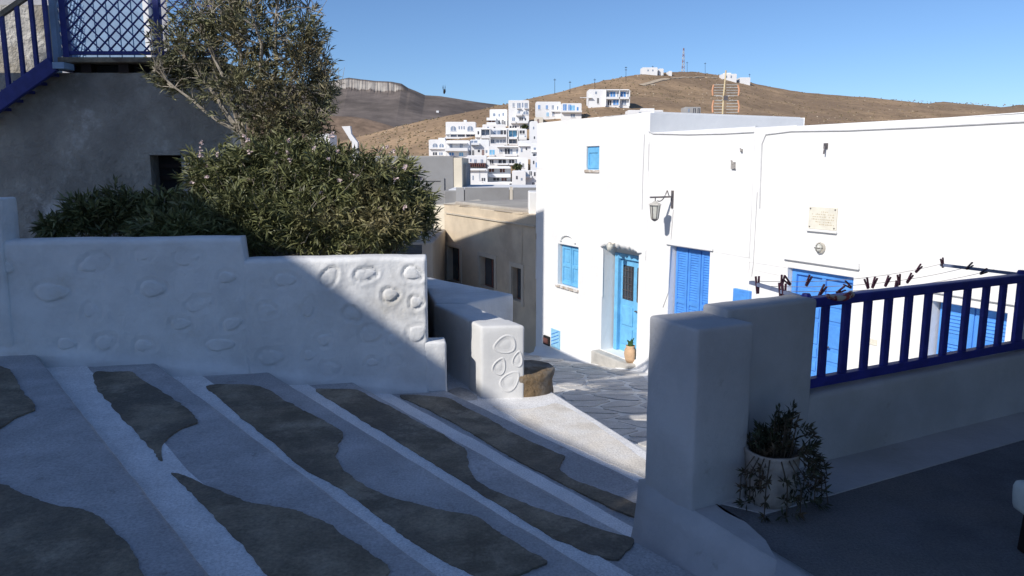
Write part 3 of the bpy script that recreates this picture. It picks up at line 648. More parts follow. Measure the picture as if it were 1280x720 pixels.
def arch_mould(house, uc, zc, w_, h, th, out, scallop=0, name='hood_mould'):
    m_ = MB(); n = 24; vs = []; fs = []
    for i in range(n + 1):
        t = math.pi * i / n; cu, cz = uc - w_ * math.cos(t), zc + h * math.sin(t)
        ro = 1 + (scallop * abs(math.sin(i * 1.3)))
        iu, iz = uc - (w_ - th) * math.cos(t), zc + (h - th * ro) * math.sin(t)
        for (a, b, o_) in ((cu, cz, -.01), (cu, cz, out * .5), ((cu + iu) / 2, (cz + iz) / 2, out), (iu, iz, out * .5), (iu, iz, -.01)): vs.append(fp(a, b, o_))
    for i in range(n):
        for k in range(4): fs.append((i * 5 + k, i * 5 + k + 1, (i + 1) * 5 + k + 1, (i + 1) * 5 + k))
    fs += [(0, 1, 2, 3, 4), tuple(n * 5 + k for k in range(5))[::-1]]
    return m_.add(vs, fs).build(name, M_FAC, house, smooth=True)
arch_mould(h1, (lo_w[0] + lo_w[1]) / 2, lo_w[3] + .08, .36, .2, .06, .05)
arch_mould(h1, (dr_[0] + dr_[1]) / 2, dr_[3] - .05, (dr_[1] - dr_[0]) / 2 + .08, .22, .12, .07, .8)
# lunette plaster above the door
# door
DO = -.38; a, b, c, d = dr_[0] + .05, dr_[1] - .02, dr_[2] + .0, fuz(788, 318, DO)[1]
door = fbox(MB(), a, b, c, d, DO - .06, DO).build('door', M_BLUEL, h1)
fbox(MB(), dr_[0], dr_[1], d, dr_[3] + .001, DO - .05, DO + .02).build('lunette', M_FAC, h1)
for q in ((a, a + .13, c, d, DO, DO + .09), (b - .1, b, c, d, DO, DO + .09), (a + .13, b - .1, d - .12, d, DO, DO + .07)): fbox(MB(), *q).build('door_frame', M_BLUEL, door, bevel=.01)
mid = (a + b) / 2 + .03; zl = c + (d - c) * .52
for x0, x1 in ((a + .17, mid - .03), (mid + .03, b - .14)):
    fbox(MB(), x0 + .04, x1 - .02, c + .18, c + .55, DO, DO + .025).build('panel', M_BLUEL, door, bevel=.012)
    fbox(MB(), x0 + .04, x1 - .02, c + .62, zl - .1, DO, DO + .025).build('panel', M_BLUEL, door, bevel=.012)
    fbox(MB(), x0 + .05, x1 - .03, zl + .04, d - .26, DO, DO + .006).build('pane', M_GLASS, door)
    gr_ = MB()
    for k in range(4): fbox(gr_, x0 + .06 + k * (x1 - x0 - .12) / 3.3, x0 + .075 + k * (x1 - x0 - .12) / 3.3, zl + .05, d - .27, DO + .012, DO + .022)
    for k in range(5): fbox(gr_, x0 + .06, x1 - .04, zl + .1 + k * .15, zl + .112 + k * .15, DO + .022, DO + .03)
    gr_.build('grille', M_IRON, door)
MB().tube([fp(mid + .1, zl - .15, DO + .02), fp(mid + .1, zl - .15, DO + .07), fp(mid + .2, zl - .15, DO + .07)], .014).build('handle', M_IRON, door)
sr = rect(752, 430, 800, 452)
fbox(MB(), dr_[0] - .1, dr_[1] + .05, -2.95, -2.53, -.4, .22).build('doorstep', mat('worn_step', (.5, .48, .44), .9, .1, 4, bump=.3), h1, bevel=.03)
# whitewashed skirting on the street
m_ = MB(); nseg = 24
vs = []; fs = []
for i in range(nseg + 1):
    u = UL + (SEAM1 + 1.0 - UL) * i / nseg; o1 = .22 + noise.noise(Vector((u * 1.7, 0, 0))) * .1; y0 = fp(u, 0, 0).y; y1 = fp(u, 0, o1).y
    vs += [fp(u, street_z(y0) + .22, .003), fp(u, street_z(y0) + .07, .06), fp(u, street_z(y1) + .012, o1), fp(u, street_z(y1) - .1, o1), fp(u, street_z(y0) - .1, .003)]
for i in range(nseg):
    for k in range(4): fs.append((i * 5 + k, (i + 1) * 5 + k, (i + 1) * 5 + k + 1, i * 5 + k + 1))
m_.add(vs, fs).build('skirting', M_FAC, h1, smooth=True)
# vent cover and box at the foot
vr = rect(690, 412, 700.5, 435); v0 = fbox(MB(), *vr, .0, .03).build('vent_cover', mat('pale_blue_paint', (.30, .58, .78), .6, .08, 10, bump=.1), h1)
for i in range(4):
    z0_ = vr[2] + .06 + i * (vr[3] - vr[2] - .12) / 4
    MB().bar(fp(vr[0] + .03, z0_, .035), fp(vr[1] - .03, z0_ + .14, .035), .015, .015, up=N).build('vent_bar', M_BLUE, v0); 
br_ = rect(681, 420, 688, 431); fbox(MB(), *br_, 0, .05).build('meter_box', M_DARK, h1); fbox(MB(), br_[0] + .03, br_[1] - .03, br_[2] + .05, br_[3] - .05, .05, .07).build('meter_dial', M_VBROWN, h1)
# bulkhead lamp over door
def wall_lamp(house_px, label):
    u, z = fuz(*house_px); t_ = thing('wall_lamp', fp(u, z - .12, .0), label, 'lamp')
    MB().tube([fp(u + .03, z + .06, -.0), fp(u + .02, z + .07, .1), fp(u - .03, z + .05, .16)], .022).build('arm', M_ALU, t_)
    MB().lathe(fp(u - .03, z + .05, .16), [(.06, 0), (.05, .03), (.02, .05)], 12, (0, 0, 1)).build('cap', M_ALU, t_)
    MB().lathe(fp(u - .03, z - .1, .16), [(.02, 0), (.06, .03), (.075, .1), (.06, .15)], 12).build('globe', M_LAMPG, t_, smooth=True); return t_
wall_lamp((771, 308), 'small round lamp over the light blue arched door')
# pot beside the door
u, z = fuz(789.5, 440, .05); pc = fp(u, street_z(fp(u, 0, .3).y) + .02, .30); pc = fp(dr_[1] - .16, -2.53, .05)
pt = thing('flower_pot', pc, 'bulging clay pot with small cactus on the light blue door step', 'pot')
MB().lathe(pc, [(.075, 0), (.115, .08), (.135, .18), (.125, .28), (.09, .34), (.105, .37), (.085, .37), (.075, .33)], 18).build('pot', M_TERRA, pt, smooth=True)
m_ = MB()
for i in range(9):
    an = i * 2.4; e = pc + Vector((math.cos(an) * .08, math.sin(an) * .08, .43 + .05 * (i % 3))); m_.tube([pc + Vector((math.cos(an) * .03, math.sin(an) * .03, .32)), (pc + Vector((0, 0, .42)) + e) / 2, e], .03, .008, 5)
m_.build('plant', mat('cactus_green', (.05, .12, .04), .6, .2, 20, bump=0), pt)

# --- house two (shutter door)
H2T = 2.30
h2 = thing('white_house', fp((SEAM1 + SEAM2) / 2, -2.6, -.1), 'low white house with deep blue louvred shutter door and lantern', 'house')
sd = rect(838, 311, 888.5, 385); sd[2] = -2.05
w_ = facade(SEAM1 + .004, SEAM2 - .004, -4.0, H2T, [(*sd, .2)], 7).build('wall', M_FAC, h2); w_.modifiers.new('w', 'WELD'); b_ = w_.modifiers.new('bevel', 'BEVEL'); b_.width = .012; b_.segments = 2; b_.limit_method = 'ANGLE'; b_.angle_limit = R(60)
shutter(h2, [sd[0], sd[1], sd[2], sd[3]], -.15, M_BLUE, 3)
fbox(MB(), sd[0] - .1, sd[1] + .08, sd[3] + .02, sd[3] + .08, -.01, .05).build('lintel_mould', M_FAC, h2, bevel=.012)
bx = rect(919.5, 362, 940, 384); bo = fbox(MB(), *bx, -.01, .06).build('meter_cupboard', M_BLUE, h2, bevel=.008); fbox(MB(), bx[0] + .05, bx[1] - .05, bx[2] + .05, bx[3] - .06, .06, .07).build('cupboard_door', M_BLUE, bo, bevel=.006)
M_CAB = mat('whitewashed_cable', (.62, .62, .62), .8, .05, 8, bump=0)
def conduit(house, pts, r=.012, off=.012, name='conduit'): MB().tube([fp(*fuz(x, y), off) for x, y in pts], r, sides=5).build(name, M_CAB, house)
conduit(h2, [(811.5, 164), (817, 167), (860, 168), (905, 167), (943, 165)]); conduit(h2, [(842, 262), (839, 300), (836, 365), (829, 384)], .009); conduit(h1, [(806, 168), (804, 220), (803, 262)], .006)
M_HOLE = mat('wall_scar', (.35, .33, .31), .9, .2, 30, bump=0)
for x, y, q in ((918, 207, .05), (928, 188, .02)):
    u, z = fuz(x, y); m_ = fbox(MB(), u - q, u + q * .6, z - q * 1.2, z + q * 1.2, -.005, .035); m_.bar(fp(u - q, z + q * 1.8, .03), fp(u + q, z - q, .05), .02, .02); m_.build('hook', M_HOLE, h2)
# lantern
u, z = fuz(841, 246); LR = .42
lan = thing('lantern', fp(u, z - .45, 0), 'old iron lantern on a scrolled bracket above the street', 'lantern')
fbox(MB(), u - .03, u + .03, z - .22, z + .12, -.005, .02).build('back_plate', M_IRON, lan)
MB().bar(fp(u, z, .01), fp(u, z, LR + .12), .03, .03).build('arm', M_IRON, lan)
sc = [fp(u, z + .02 + .10 * math.sin(t) , .05 + .3 * t / 5.2 + .04 * math.cos(t)) for t in np.linspace(0, 5.2, 16)]
MB().tube(sc, .01, sides=5).build('scroll', M_IRON, lan)
lp = fp(u, z, LR)
MB().tube([lp, lp - Vector((0, 0, .08))], .01, sides=5).build('hanger', M_IRON, lan)
MB().lathe(lp - Vector((0, 0, .15)), [(.13, 0), (.10, .03), (.04, .06), (.02, .08)], 6).build('cap', mat('lantern_cap', (.5, .48, .44), .5, .1, 20, bump=.1), lan)
MB().lathe(lp - Vector((0, 0, .42)), [(.05, 0), (.065, .02), (.095, .27)], 6).build('glass', M_LAMPG, lan)
fr_ = MB()
for k in range(6):
    t = k * math.pi / 3; ax = Vector((0, 0, 1)).orthogonal().normalized(); ay = Vector((0, 0, 1)).cross(ax); e = ax * math.cos(t) + ay * math.sin(t)
    fr_.bar(lp - Vector((0, 0, .41)) + e * .068, lp - Vector((0, 0, .145)) + e * .098, .012, .012)
fr_.lathe(lp - Vector((0, 0, .46)), [(.015, 0), (.05, .02), (.07, .045)], 6)
fr_.build('glass_frame', M_IRON, lan)

# --- house three (blue double door, plaque)
h3 = thing('white_house', fp((SEAM2 + UR) / 2, -2.2, -.1), 'long white house with plaque above blue double door', 'house')
dd_ = rect(985, 335, 1069, 480); dd_[3] = fuz(1027, 341)[1]; dd_[2] = -2.12; sw = rect(1163, 377, 1262, 470); sw[3] = fuz(1212, 384)[1]; sw[2] = -1.15
w_ = facade(SEAM2 + .004, UR, -3.6, H2T - .03, [(*dd_, .17), (*sw, .24)], 7).build('wall', M_FAC, h3); w_.modifiers.new('w', 'WELD'); b_ = w_.modifiers.new('bevel', 'BEVEL'); b_.width = .012; b_.segments = 2; b_.limit_method = 'ANGLE'; b_.angle_limit = R(60)
a, b, c, d = dd_; DO = -.14
door = fbox(MB(), a + .01, b - .01, c, d - .005, DO - .05, DO).build('door', M_BLUE, h3)
for q in ((a + .01, a + .1, c, d - .01), (b - .1, b - .01, c, d - .01), (a + .1, b - .1, d - .1, d - .01)): fbox(MB(), *q, DO, DO + .05).build('door_frame', M_BLUE, door, bevel=.008)
mid = (a + b) / 2
fbox(MB(), mid - .035, mid + .035, c, d - .1, DO, DO + .04).build('door_frame', M_BLUE, door, bevel=.008)
for x0, x1 in ((a + .14, mid - .07), (mid + .07, b - .14)):
    z = c + .12
    for hh in (.42, .22, .22, .42, .22, .28):
        if z + hh > d - .12: break
        fbox(MB(), x0, x1, z, z + hh - .06, DO, DO + .02).build('panel', M_BLUE, door, bevel=.015); z += hh
MB().tube([fp(mid + .09, c + 1.0, DO), fp(mid + .09, c + 1.0, DO + .07), fp(mid + .2, c + 1.0, DO + .07)], .014).build('handle', M_IRON, door)
lr = [fuz(982, 318)[0], fuz(1076, 330)[0], 0, 0]; lr[2] = fuz(984, 324)[1]; lr[3] = lr[2] + .1
fbox(MB(), lr[0], lr[1], lr[2], lr[3], -.01, .06).build('lintel_mould', M_FAC, h3, bevel=.01)
shutter(h3, sw, -.2, M_BLUE, 2)
fbox(MB(), sw[0] - .12, sw[1] + .12, sw[3] + .12, sw[3] + .17, -.01, .05).build('lintel_mould', M_FAC, h3, bevel=.01)
conduit(h3, [(950, 260), (953, 180), (958, 168), (990, 164), (1060, 163), (1150, 159), (1280, 152), (1400, 147)], .011); conduit(h3, [(947, 240), (942, 330), (940, 345)], .007)
u, z = fuz(1033, 184); m_ = fbox(MB(), u - .03, u + .03, z - .02, z + .06, -.005, .03); m_.bar(fp(u, z + .02, .03), fp(u + .01, z - .1, .06), .02, .02); m_.build('hook', M_IRON, h3)
ox = rect(1087, 424, 1097, 431); fbox(MB(), *ox, -.002, .015).build('socket', M_PLAQUE, h3)
# plaque
pr = rect(1013, 259, 1048, 287); plq = thing('plaque', fp((pr[0] + pr[1]) / 2, pr[2], 0), 'cream marble plaque with worn carved lines on the white wall', 'plaque')
fbox(MB(), *pr, -.002, .025).build('slab', M_PLAQUE, plq, bevel=.004); fbox(MB(), pr[0] - .02, pr[1] + .02, pr[2] - .04, pr[2] - .003, -.002, .05).build('ledge', M_FAC, plq, bevel=.006)
tl = MB(); z = pr[3] - .08
for ln, (f0, f1) in enumerate(((.30, .72), (.12, .9), (.15, .86), (.12, .9), (.2, .8), (.4, .92))):
    x = pr[0] + (pr[1] - pr[0]) * f0
    while x < pr[0] + (pr[1] - pr[0]) * f1:
        w_ = random.uniform(.012, .03); 
        if random.random() < .8: fbox(tl, x, x + w_, z, z + random.choice((.012, .018)), .0245, .0262)
        x += w_ + random.uniform(.008, .02)
    z -= (pr[3] - pr[2] - .1) / 6.2
tl.build('carved_lines', M_LETTER, plq)
bl_ = MB()
for q in ((pr[0] + .03, pr[3] - .03), (pr[1] - .03, pr[3] - .03), (pr[0] + .03, pr[2] + .03), (pr[1] - .03, pr[2] + .03)):
    MB().lathe(fp(q[0], q[1], .024), [(.012, 0), (.012, .008), (.006, .012)], 8, N).build('stud', M_IRON, plq)
u, z = fuz(1027, 309.5); bh = thing('bulkhead_light', fp(u, z - .07, 0), 'round grey bulkhead light between plaque and blue double door', 'lamp')
MB().lathe(fp(u, z, -.004), [(.075, 0), (.085, .03), (.08, .06)], 16, N).build('base', M_ALU, bh, smooth=False)
MB().lathe(fp(u, z, .055), [(.065, 0), (.06, .03), (.035, .055), (.01, .06)], 16, N).build('globe', M_LAMPG, bh, smooth=True)
m_ = MB(); m_.tube([fp(u - .07, z, .05), fp(u - .04, z, .115), fp(u + .04, z, .115), fp(u + .07, z, .05)], .006); m_.tube([fp(u, z - .07, .05), fp(u, z - .04, .116), fp(u, z + .04, .116), fp(u, z + .07, .05)], .006); m_.build('guard', M_IRON, bh)
# ---- TV antenna on the roof of house three
ab = onP(903, 143, F0 + N * -3.4, N); zr = H2T - .03
an = thing('roof_antenna', (ab.x, ab.y, zr), 'television antenna with orange-edged grids on a pole above the white roof', 'antenna')
k_ = lambda x, y: onP(x, y, ab, Vector((0, 1, 0)))
pb = Vector((ab.x, ab.y, zr))
MB().tube([pb - Vector((0, 0, .02)), k_(904.5, 120), k_(907.5, 88)], .022, .018, 8).build('pole', mat('antenna_pole', (.62, .5, .3), .6, .1, 10, bump=0, metal=.2), an)
for (ya, yb) in ((106, 119.5), (125.5, 140.5)):
    for (xa, xb, xo) in ((892, 904, 890), (908, 922.5, 924.5)):
        gr_ = MB(); inner = 905 if xa < 900 else 908
        for j in range(5):
            y = ya + (yb - ya) * j / 4; gr_.tube([k_(xa if xa < 900 else xb, y), k_(inner, y)], .009, sides=5)
        gr_.build('grid_rods', M_ALU, an)
        xe = xa if xa < 900 else xb
        MB().tube([k_(xe, ya), k_(xe - (1.5 if xa < 900 else -1.5), (ya + yb) / 2), k_(xe - (1 if xa < 900 else -.5), yb)], .022, sides=6).build('grid_edge', M_ORANGE, an)
for dx in (-1, 1):
    MB().tube([k_(906, 122.5), k_(906 + dx * 6, 119.5), k_(906 + dx * 11, 120)], .012, sides=5).build('dipole', M_ALU, an); MB().tube([k_(906, 122.5), k_(906 + dx * 5, 126), k_(906 + dx * 10, 125)], .012, sides=5).build('dipole', M_ALU, an)
m_ = MB(); c_ = k_(906.5, 122.5); m_.box(c_.x - .05, c_.x + .05, c_.y - .05, c_.y + .03, c_.z - .05, c_.z + .05); m_.build('junction_box', M_IRON, an)

# ================================================================== CREAM HOUSE further down the street
cr = thing('cream_house', fp(UL - 3, -4.6, 0), 'cream house with shaded windows beside the taller white house', 'house')
UC = fuz(555, 255)[0]; CT = .36
cw = [rect(560, 309, 575, 352), rect(600, 322, 618.5, 360), rect(640, 334.5, 652.5, 376)]
m_ = facade(UC, UL - .004, -5.5, CT, [(*r, .18) for r in cw], 6.0)
w_ = m_.build('wall', M_CREAM, cr); w_.modifiers.new('w', 'WELD'); b_ = w_.modifiers.new('bevel', 'BEVEL'); b_.width = .16; b_.segments = 4; b_.limit_method = 'ANGLE'; b_.angle_limit = R(60)
for r in cw:
    o = fbox(MB(), r[0] - .02, r[1] + .02, r[2] - .02, r[3] + .02, -.24, -.17).build('window', M_VBROWN, cr)
    mu = (r[0] + r[1]) / 2
    for q in ((r[0], mu - .03), (mu + .03, r[1])): fbox(MB(), q[0] + .04, q[1] - .02, r[2] + .05, r[3] - .05, -.17, -.163).build('pane', M_GLASS, o)
    f_ = MB(); fbox(f_, r[0] - .13, r[0] - .002, r[2] - .1, r[3] + .12, -.01, .035); fbox(f_, r[1] + .002, r[1] + .13, r[2] - .1, r[3] + .12, -.01, .035); fbox(f_, r[0] - .002, r[1] + .002, r[3] + .002, r[3] + .12, -.01, .03); f_.build('surround', M_CREAMT, cr)
fbox(MB(), UC + .2, UL - .05, CT - .30, CT - .26, -.01, .05).build('cornice', M_CREAMT, cr)
fbox(MB(), UC + .1, UL - .02, CT - .02, CT + .10, -5.9, -.35).build('roof', M_CREAMR, cr, bevel=.04)
# end wall facing left, its sunlight put into a lighter cream
e1_ = fp(UC, 0, 0); e2_ = onP(541.5, 300, e1_ + Vector((0, .35, 0)), Vector((0, 1, 0)))
m_ = MB().prism([(e1_.x + .1, e1_.y - .02), (e2_.x, e2_.y), (e2_.x + 1.4, e2_.y + 4), (e1_.x + 1.5, e1_.y + 2)], -5.5, CT - .04); m_.build('end_wall', mat('lit_cream', (.70, .63, .50), .9, .05, 1, bump=.2), cr, bevel=.06)
# white stub on the roof next to the tall house
p_ = atY(661, 266, 20.3); q_ = atY(675, 266, 20.3); zt = atY(661, 240, 20.3).z
MB().box(p_.x, q_.x, 20.3, 21.5, CT - .1, zt).build('roof_parapet', M_FAC, cr, bevel=.03)

# low shaded house left of the cream one
def simple_house(name, label, x0, x1, ytop, Y, depth, ybot_z, m, roofm=None):
    a = atY(x0, ytop, Y); b = atY(x1, ytop, Y); t_ = thing(name, ((a.x + b.x) / 2, Y + depth / 2, ybot_z), label, 'house')
    MB().box(a.x, b.x, Y, Y + depth, ybot_z, a.z).build('wall', m, t_, bevel=.05)
    MB().box(a.x + .2, b.x - .2, Y + .2, Y + depth - .2, a.z - .01, a.z + .03).build('roof', roofm or M_CREAMR, t_)
    return t_, a, b
simple_house('plain_house', 'plain grey-brown house wall behind the oleander, left of the cream house', 420, 541, 303, 21, 5, -5, mat('taupe_plaster', (.38, .34, .29), .92, .08, 1, bump=.2))
# grey flat-roofed house behind
t_, a, b = simple_house('grey_house', 'grey cement house with sunk wall panel behind the cream house', 460, 567, 195.5, 40, 7, -6.5, M_GREY)
pa = atY(520, 226, 40); pb_ = atY(551, 226, 40)
m_ = MB(); m_.box(pb_.x, pb_.x + .18, 39.93, 40.01, -3.5, pa.z + .15); m_.box(pa.x - 3, pb_.x - .002, 39.94, 40.01, pa.z, pa.z + .15); m_.build('panel_frame', M_GREY, t_)
s0 = atY(567, 195, 39.98); s1 = atY(577.5, 197, 39.98); MB().box(s0.x + .003, s1.x, 39.99, 46, -6.5, atY(570, 197, 40).z).build('side_wall', mat('lit_cream', (.7, .63, .5)), t_, bevel=.02)  # side wall in the lighter cream, its sunlit look is in the colour
s2 = atY(583, 205, 41); MB().box(s1.x + .003, s2.x, 41, 45, -6.5, atY(580, 205, 41).z).build('annex', M_GREY, t_, bevel=.02)
# long low grey parapet building
t_, a, b = simple_house('flat_roof_house', 'long low grey building with bare parapet in front of the hillside village', 555, 700, 238, 36, 9, -6.2, M_GREY, M_VWHITE)
zz = a.z
for i, (x0, x1, mm) in enumerate(((570, 580, M_NAVY if False else M_VGREY), (581, 636.5, M_GREY), (637, 641, M_VWARM), (641.5, 700, M_GREY))):
    p_ = atY(x0, 236, 35.9); q_ = atY(x1, 236, 35.9); zt = atY(x0, 234.5 - (0 if i != 2 else 1), 35.9).z; MB().box(p_.x, q_.x - .003, 35.88, 36.15, zz - .6, zt).build('parapet_panel', mm, t_)

# ================================================================== LEFT HOUSE with blue terrace
LY = 9.0
wl_r = atY(292, 200, LY).x; wl_l = atY(-160, 200, LY).x; SLZ = atY(150, 73, LY).z
lh = thing('old_house', ((wl_l + wl_r) / 2, LY + 2, -.5), 'old grey plastered house with blue lattice terrace above the oleanders', 'house')
a = atY(187, 194, LY); b = atY(226, 194, LY); zb_ = atY(187, 252, LY).z; wt = atY(150, 91, LY).z
m_ = MB()
for x0, x1, z0, z1 in ((wl_l, a.x, -1, wt), (b.x, wl_r, -1, wt), (a.x, b.x, a.z, wt), (a.x, b.x, -1, zb_)): m_.box(x0, x1, LY, LY + .5, z0, z1)
m_.prism([(wl_l, LY + .5), (wl_r, LY + .5), (wl_r - 3.6, LY + 4.4), (wl_l, LY + 4.4)], -1, wt - .01)
wall_o = m_.build('wall', M_GREYW, lh)
def denser(o, cut, amp, sc, seed): roughen(o, cut, amp, sc, 0, seed=seed)
m_ = MB(); m_.box(a.x - .02, b.x + .02, LY + .22, LY + .3, zb_ - .02, a.z + .02); m_.build('dark_window_back', M_DARK, lh)  # near-black sheet stands in for the dark inside of the opening
for i in range(4): z = a.z - .1 - i * .14; MB().box(a.x + .02, b.x - .02, LY + .18, LY + .22, z - .05, z).build('window_slat', M_DWOOD, lh)
MB().box(a.x, b.x, LY - .02, LY + .2, a.z + .002, a.z + .05).build('window_lintel', M_GREYW, lh)
# joists and terrace floor
jl = atY(85, 80, LY).x
for x in (108, 155, 200, 245, 280): j = atY(x, 80, LY).x; MB().box(j - .06, j + .06, LY - .02, LY + .6, wt + .002, SLZ - .06).build('joist', M_DWOOD, lh)
MB().prism([(jl, LY + .1), (wl_r, LY + .1), (wl_r - 3.4, LY + 4.1), (jl, LY + 4.1)], wt - .01, SLZ - .07).build('shade_infill', M_DARK, lh)  # near-black block stands in for shade in the gap behind the joists
slab_f = MB(); slab_f.prism([(jl - .05, LY - .12), (wl_r + .05, LY - .12), (wl_r - 3.5, LY + 4.2), (jl - .05, LY + 4.2)], SLZ - .06, SLZ).build('terrace_floor', M_WOOD, lh, bevel=.01)
LZ1 = SLZ + .85
posts = [84, 200, 268]
for x in posts: p_ = atY(x, 60, LY - .06).x; MB().box(p_ - .035, p_ + .035, LY - .1, LY - .03, SLZ, LZ1).build('lattice_post', M_NAVY, lh, bevel=.006)
x0, x1 = atY(86, 60, LY - .06).x, atY(268, 60, LY - .06).x
MB().box(x0, x1, LY - .085, LY - .045, LZ1 - .04, LZ1 + .02).build('lattice_rail', M_NAVY, lh); MB().box(x0, x1, LY - .085, LY - .045, SLZ + .03, SLZ + .07).build('lattice_rail', M_NAVY, lh)
zl0, zl1 = SLZ + .05, LZ1 - .02; H_ = zl1 - zl0; pitch = .135
def lattice(P, length, m, parent):       # P(s, z, d): panel coordinates to world
    for sgn in (1, -1):
        s_ = -H_ if sgn > 0 else 0
        while s_ < (length if sgn > 0 else length + H_):
            # line s = s_ + sgn*(z - zl0) clipped to the panel
            za = max(zl0, zl0 + (0 - s_) / sgn if sgn > 0 else zl0 + (s_ - length)); zb2 = min(zl1, zl0 + (length - s_) if sgn > 0 else zl0 + s_)
            if zb2 - za > .05: 
                A, B = P(s_ + sgn * (za - zl0), za, .008 * sgn), P(s_ + sgn * (zb2 - zl0), zb2, .008 * sgn)
                MB().bar(A, B, .012, .022, up=P(0, 0, 1) - P(0, 0, 0)).build('lattice_bar', m, parent)
            s_ += pitch
lattice(lambda s, z, d: Vector((x0 + s, LY - .065 + d, z)), x1 - x0, M_NAVY, lh)
# side lattice running back from the corner, sunlight put into its paler blue
sx0 = atY(80, 40, LY).x
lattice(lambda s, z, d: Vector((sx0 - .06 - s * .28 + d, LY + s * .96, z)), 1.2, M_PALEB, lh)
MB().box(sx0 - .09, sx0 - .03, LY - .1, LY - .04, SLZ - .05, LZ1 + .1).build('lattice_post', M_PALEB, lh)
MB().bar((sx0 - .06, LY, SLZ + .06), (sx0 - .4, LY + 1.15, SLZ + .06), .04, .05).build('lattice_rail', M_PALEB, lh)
# upper storey set back, roof high above the frame
c_sh = onP(680, 262, F0, N) + S * 11; Cx, Cy, CZ = c_sh       # its corner's shade falls beside the tall white house
c_s2 = onP(556, 305, F0, N); c_s2 = c_s2 + S * ((CZ - c_s2.z) / S.z)
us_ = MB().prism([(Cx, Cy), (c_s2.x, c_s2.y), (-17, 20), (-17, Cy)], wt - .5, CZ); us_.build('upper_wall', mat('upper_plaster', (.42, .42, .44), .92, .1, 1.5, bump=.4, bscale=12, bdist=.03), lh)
d0 = atY(88, 0, Cy).x; d1 = atY(181, 0, Cy).x
dp = MB().box(d0, d1, Cy - .06, Cy - .003, SLZ + .0, SLZ + 2.1).build('terrace_door', M_PALEB, lh)
for i in range(6): xx = d0 + (d1 - d0) * (i + .5) / 6; MB().box(xx - (d1 - d0) / 12 + .01, xx + (d1 - d0) / 12 - .01, Cy - .075, Cy - .061, SLZ + .05, SLZ + 2.05).build('door_plank', M_PALEB, dp)
MB().box(d1 + .01, d1 + .1, Cy - .12, Cy - .004, SLZ, SLZ + 2.2).build('sunlit_strip', M_VWHITE, lh)  # white strip stands in for a sunlit sliver of wall
# stair flight rising from the left to the terrace
sa = atY(-40, 157, LY - .25); sb = atY(67, 80, LY - .25)
MB().bar(sa, sb, .06, .17).build('stair_stringer', M_NAVY, lh, bevel=.01)
sa2 = sa + Vector((0, .75, 0)); sb2 = sb + Vector((0, .75, 0)); MB().bar(sa2, sb2, .06, .17).build('stair_stringer', M_NAVY, lh)
for i in range(7):
    t = (i + .5) / 7; p_ = sa + (sb - sa) * t; MB().box(p_.x - .13, p_.x + .13, LY - .21, LY + .46, p_.z + .03, p_.z + .065).build('stair_tread', M_NAVY, lh)
ha = atY(-40, 47, LY - .25); hb = atY(64, -25, LY - .25); MB().bar(ha, hb, .05, .05).build('handrail', M_WOOD, lh)
for x in (5, 25, 43, 60):
    p_ = atY(x, 50, LY - .25).x; t = (p_ - sa.x) / (sb.x - sa.x); t2 = (p_ - ha.x) / (hb.x - ha.x)
    MB().bar((p_, LY - .25, (sa + (sb - sa) * t).z + .05), (p_, LY - .25, (ha + (hb - ha) * t2).z), .04, .04).build('baluster', M_NAVY, lh)
fp_ = atY(72, 81, LY - .3); MB().box(fp_.x - .06, fp_.x + .07, LY - .3, LY - .1, fp_.z - .04, fp_.z + .03).build('stair_bracket', M_PALEB, lh)
MB().box(wl_l, atY(58, 0, LY + .8).x, LY + .8, LY + 1.0, wt - .4, SLZ + .75).build('stair_wall', mat('rubble_plaster', (.48, .46, .42), .95, .2, 3, (.3, .27, .22), (.48, .6), bump=1, bscale=12, bdist=.06), lh)

# planting bed between wall and house
bp = [WA + WD * U_0 - WN * .24, WA + WD * (U_END - .03) - WN * .24, Vector((wl_r + 2.2, LY + .02, 0)), Vector((wl_l, LY + .02, 0))]
bed = MB().prism([(v.x, v.y) for v in bp], -1.5, Z_LO - .16).build('planting_bed', M_SOIL); bed['kind'] = 'structure'

# ================================================================== HOUSES BEHIND THE CAMERA (they throw the morning shade)
def at_plane(P, Y): k = (P.y - Y) / -S.y; return P + S * k
P1 = onW(379, 328); P2 = onW(557, 456); G1 = atZ(650, 524, ZT['G']); G2 = atZ(792, 591, ZT['G'])
YB = -1.6
A1, A2, A3, A4 = (at_plane(P, YB) for P in (P1, P2, G1, G2))
B1 = at_plane(atY(228, 228, 7.6), YB); B2 = at_plane(atY(195, 130, 8.4), YB); B3 = at_plane(Vector((wl_r + .1, LY, SLZ + .0)), YB)
prof = [(B3.x - .05, B3.z + .4), (B3.x, B2.z - .3), (B1.x, B1.z), (A1.x, A1.z), (A2.x, A2.z), (A3.x, A3.z), (A4.x, A4.z), (A4.x + .5, A4.z - .2)]
A3 = A4 + Vector((.5, 0, 0))
nb = thing('neighbour_house', ((A1.x + A3.x) / 2, YB - 3, -1), 'white neighbouring house with sloping parapet beside the steps', 'house')
m_ = MB(); pl = [(prof[0][0] - 3.5, -1.0), (A3.x, -1.0)] + [(x, z) for x, z in prof[::-1]] + [(prof[0][0] - 3.5, prof[0][1] + .6)]
n = len(pl); vs = [(x, YB, z) for x, z in pl] + [(x + S.x * 7, YB + S.y * 7, z) for x, z in pl]       # its side walls run in the sun's direction
m_.add(vs, [tuple(range(n)), tuple(range(n, 2 * n))[::-1]] + [(i, n + i, n + (i + 1) % n, (i + 1) % n) for i in range(n)]); m_.build('wall', M_FAC, nb)
K = 21; SH = Vector((S.x, S.y, 0)).length
e_l = along(-.55, 0, 0) ; 
def back(P): return P + S * (K / SH)
T0 = back(along(-.05, .27, PTOP + .04)); T1 = back(along(9, .27, PTOP + .12)); T0.z = max(T0.z, T1.z); 
hz = T0.z
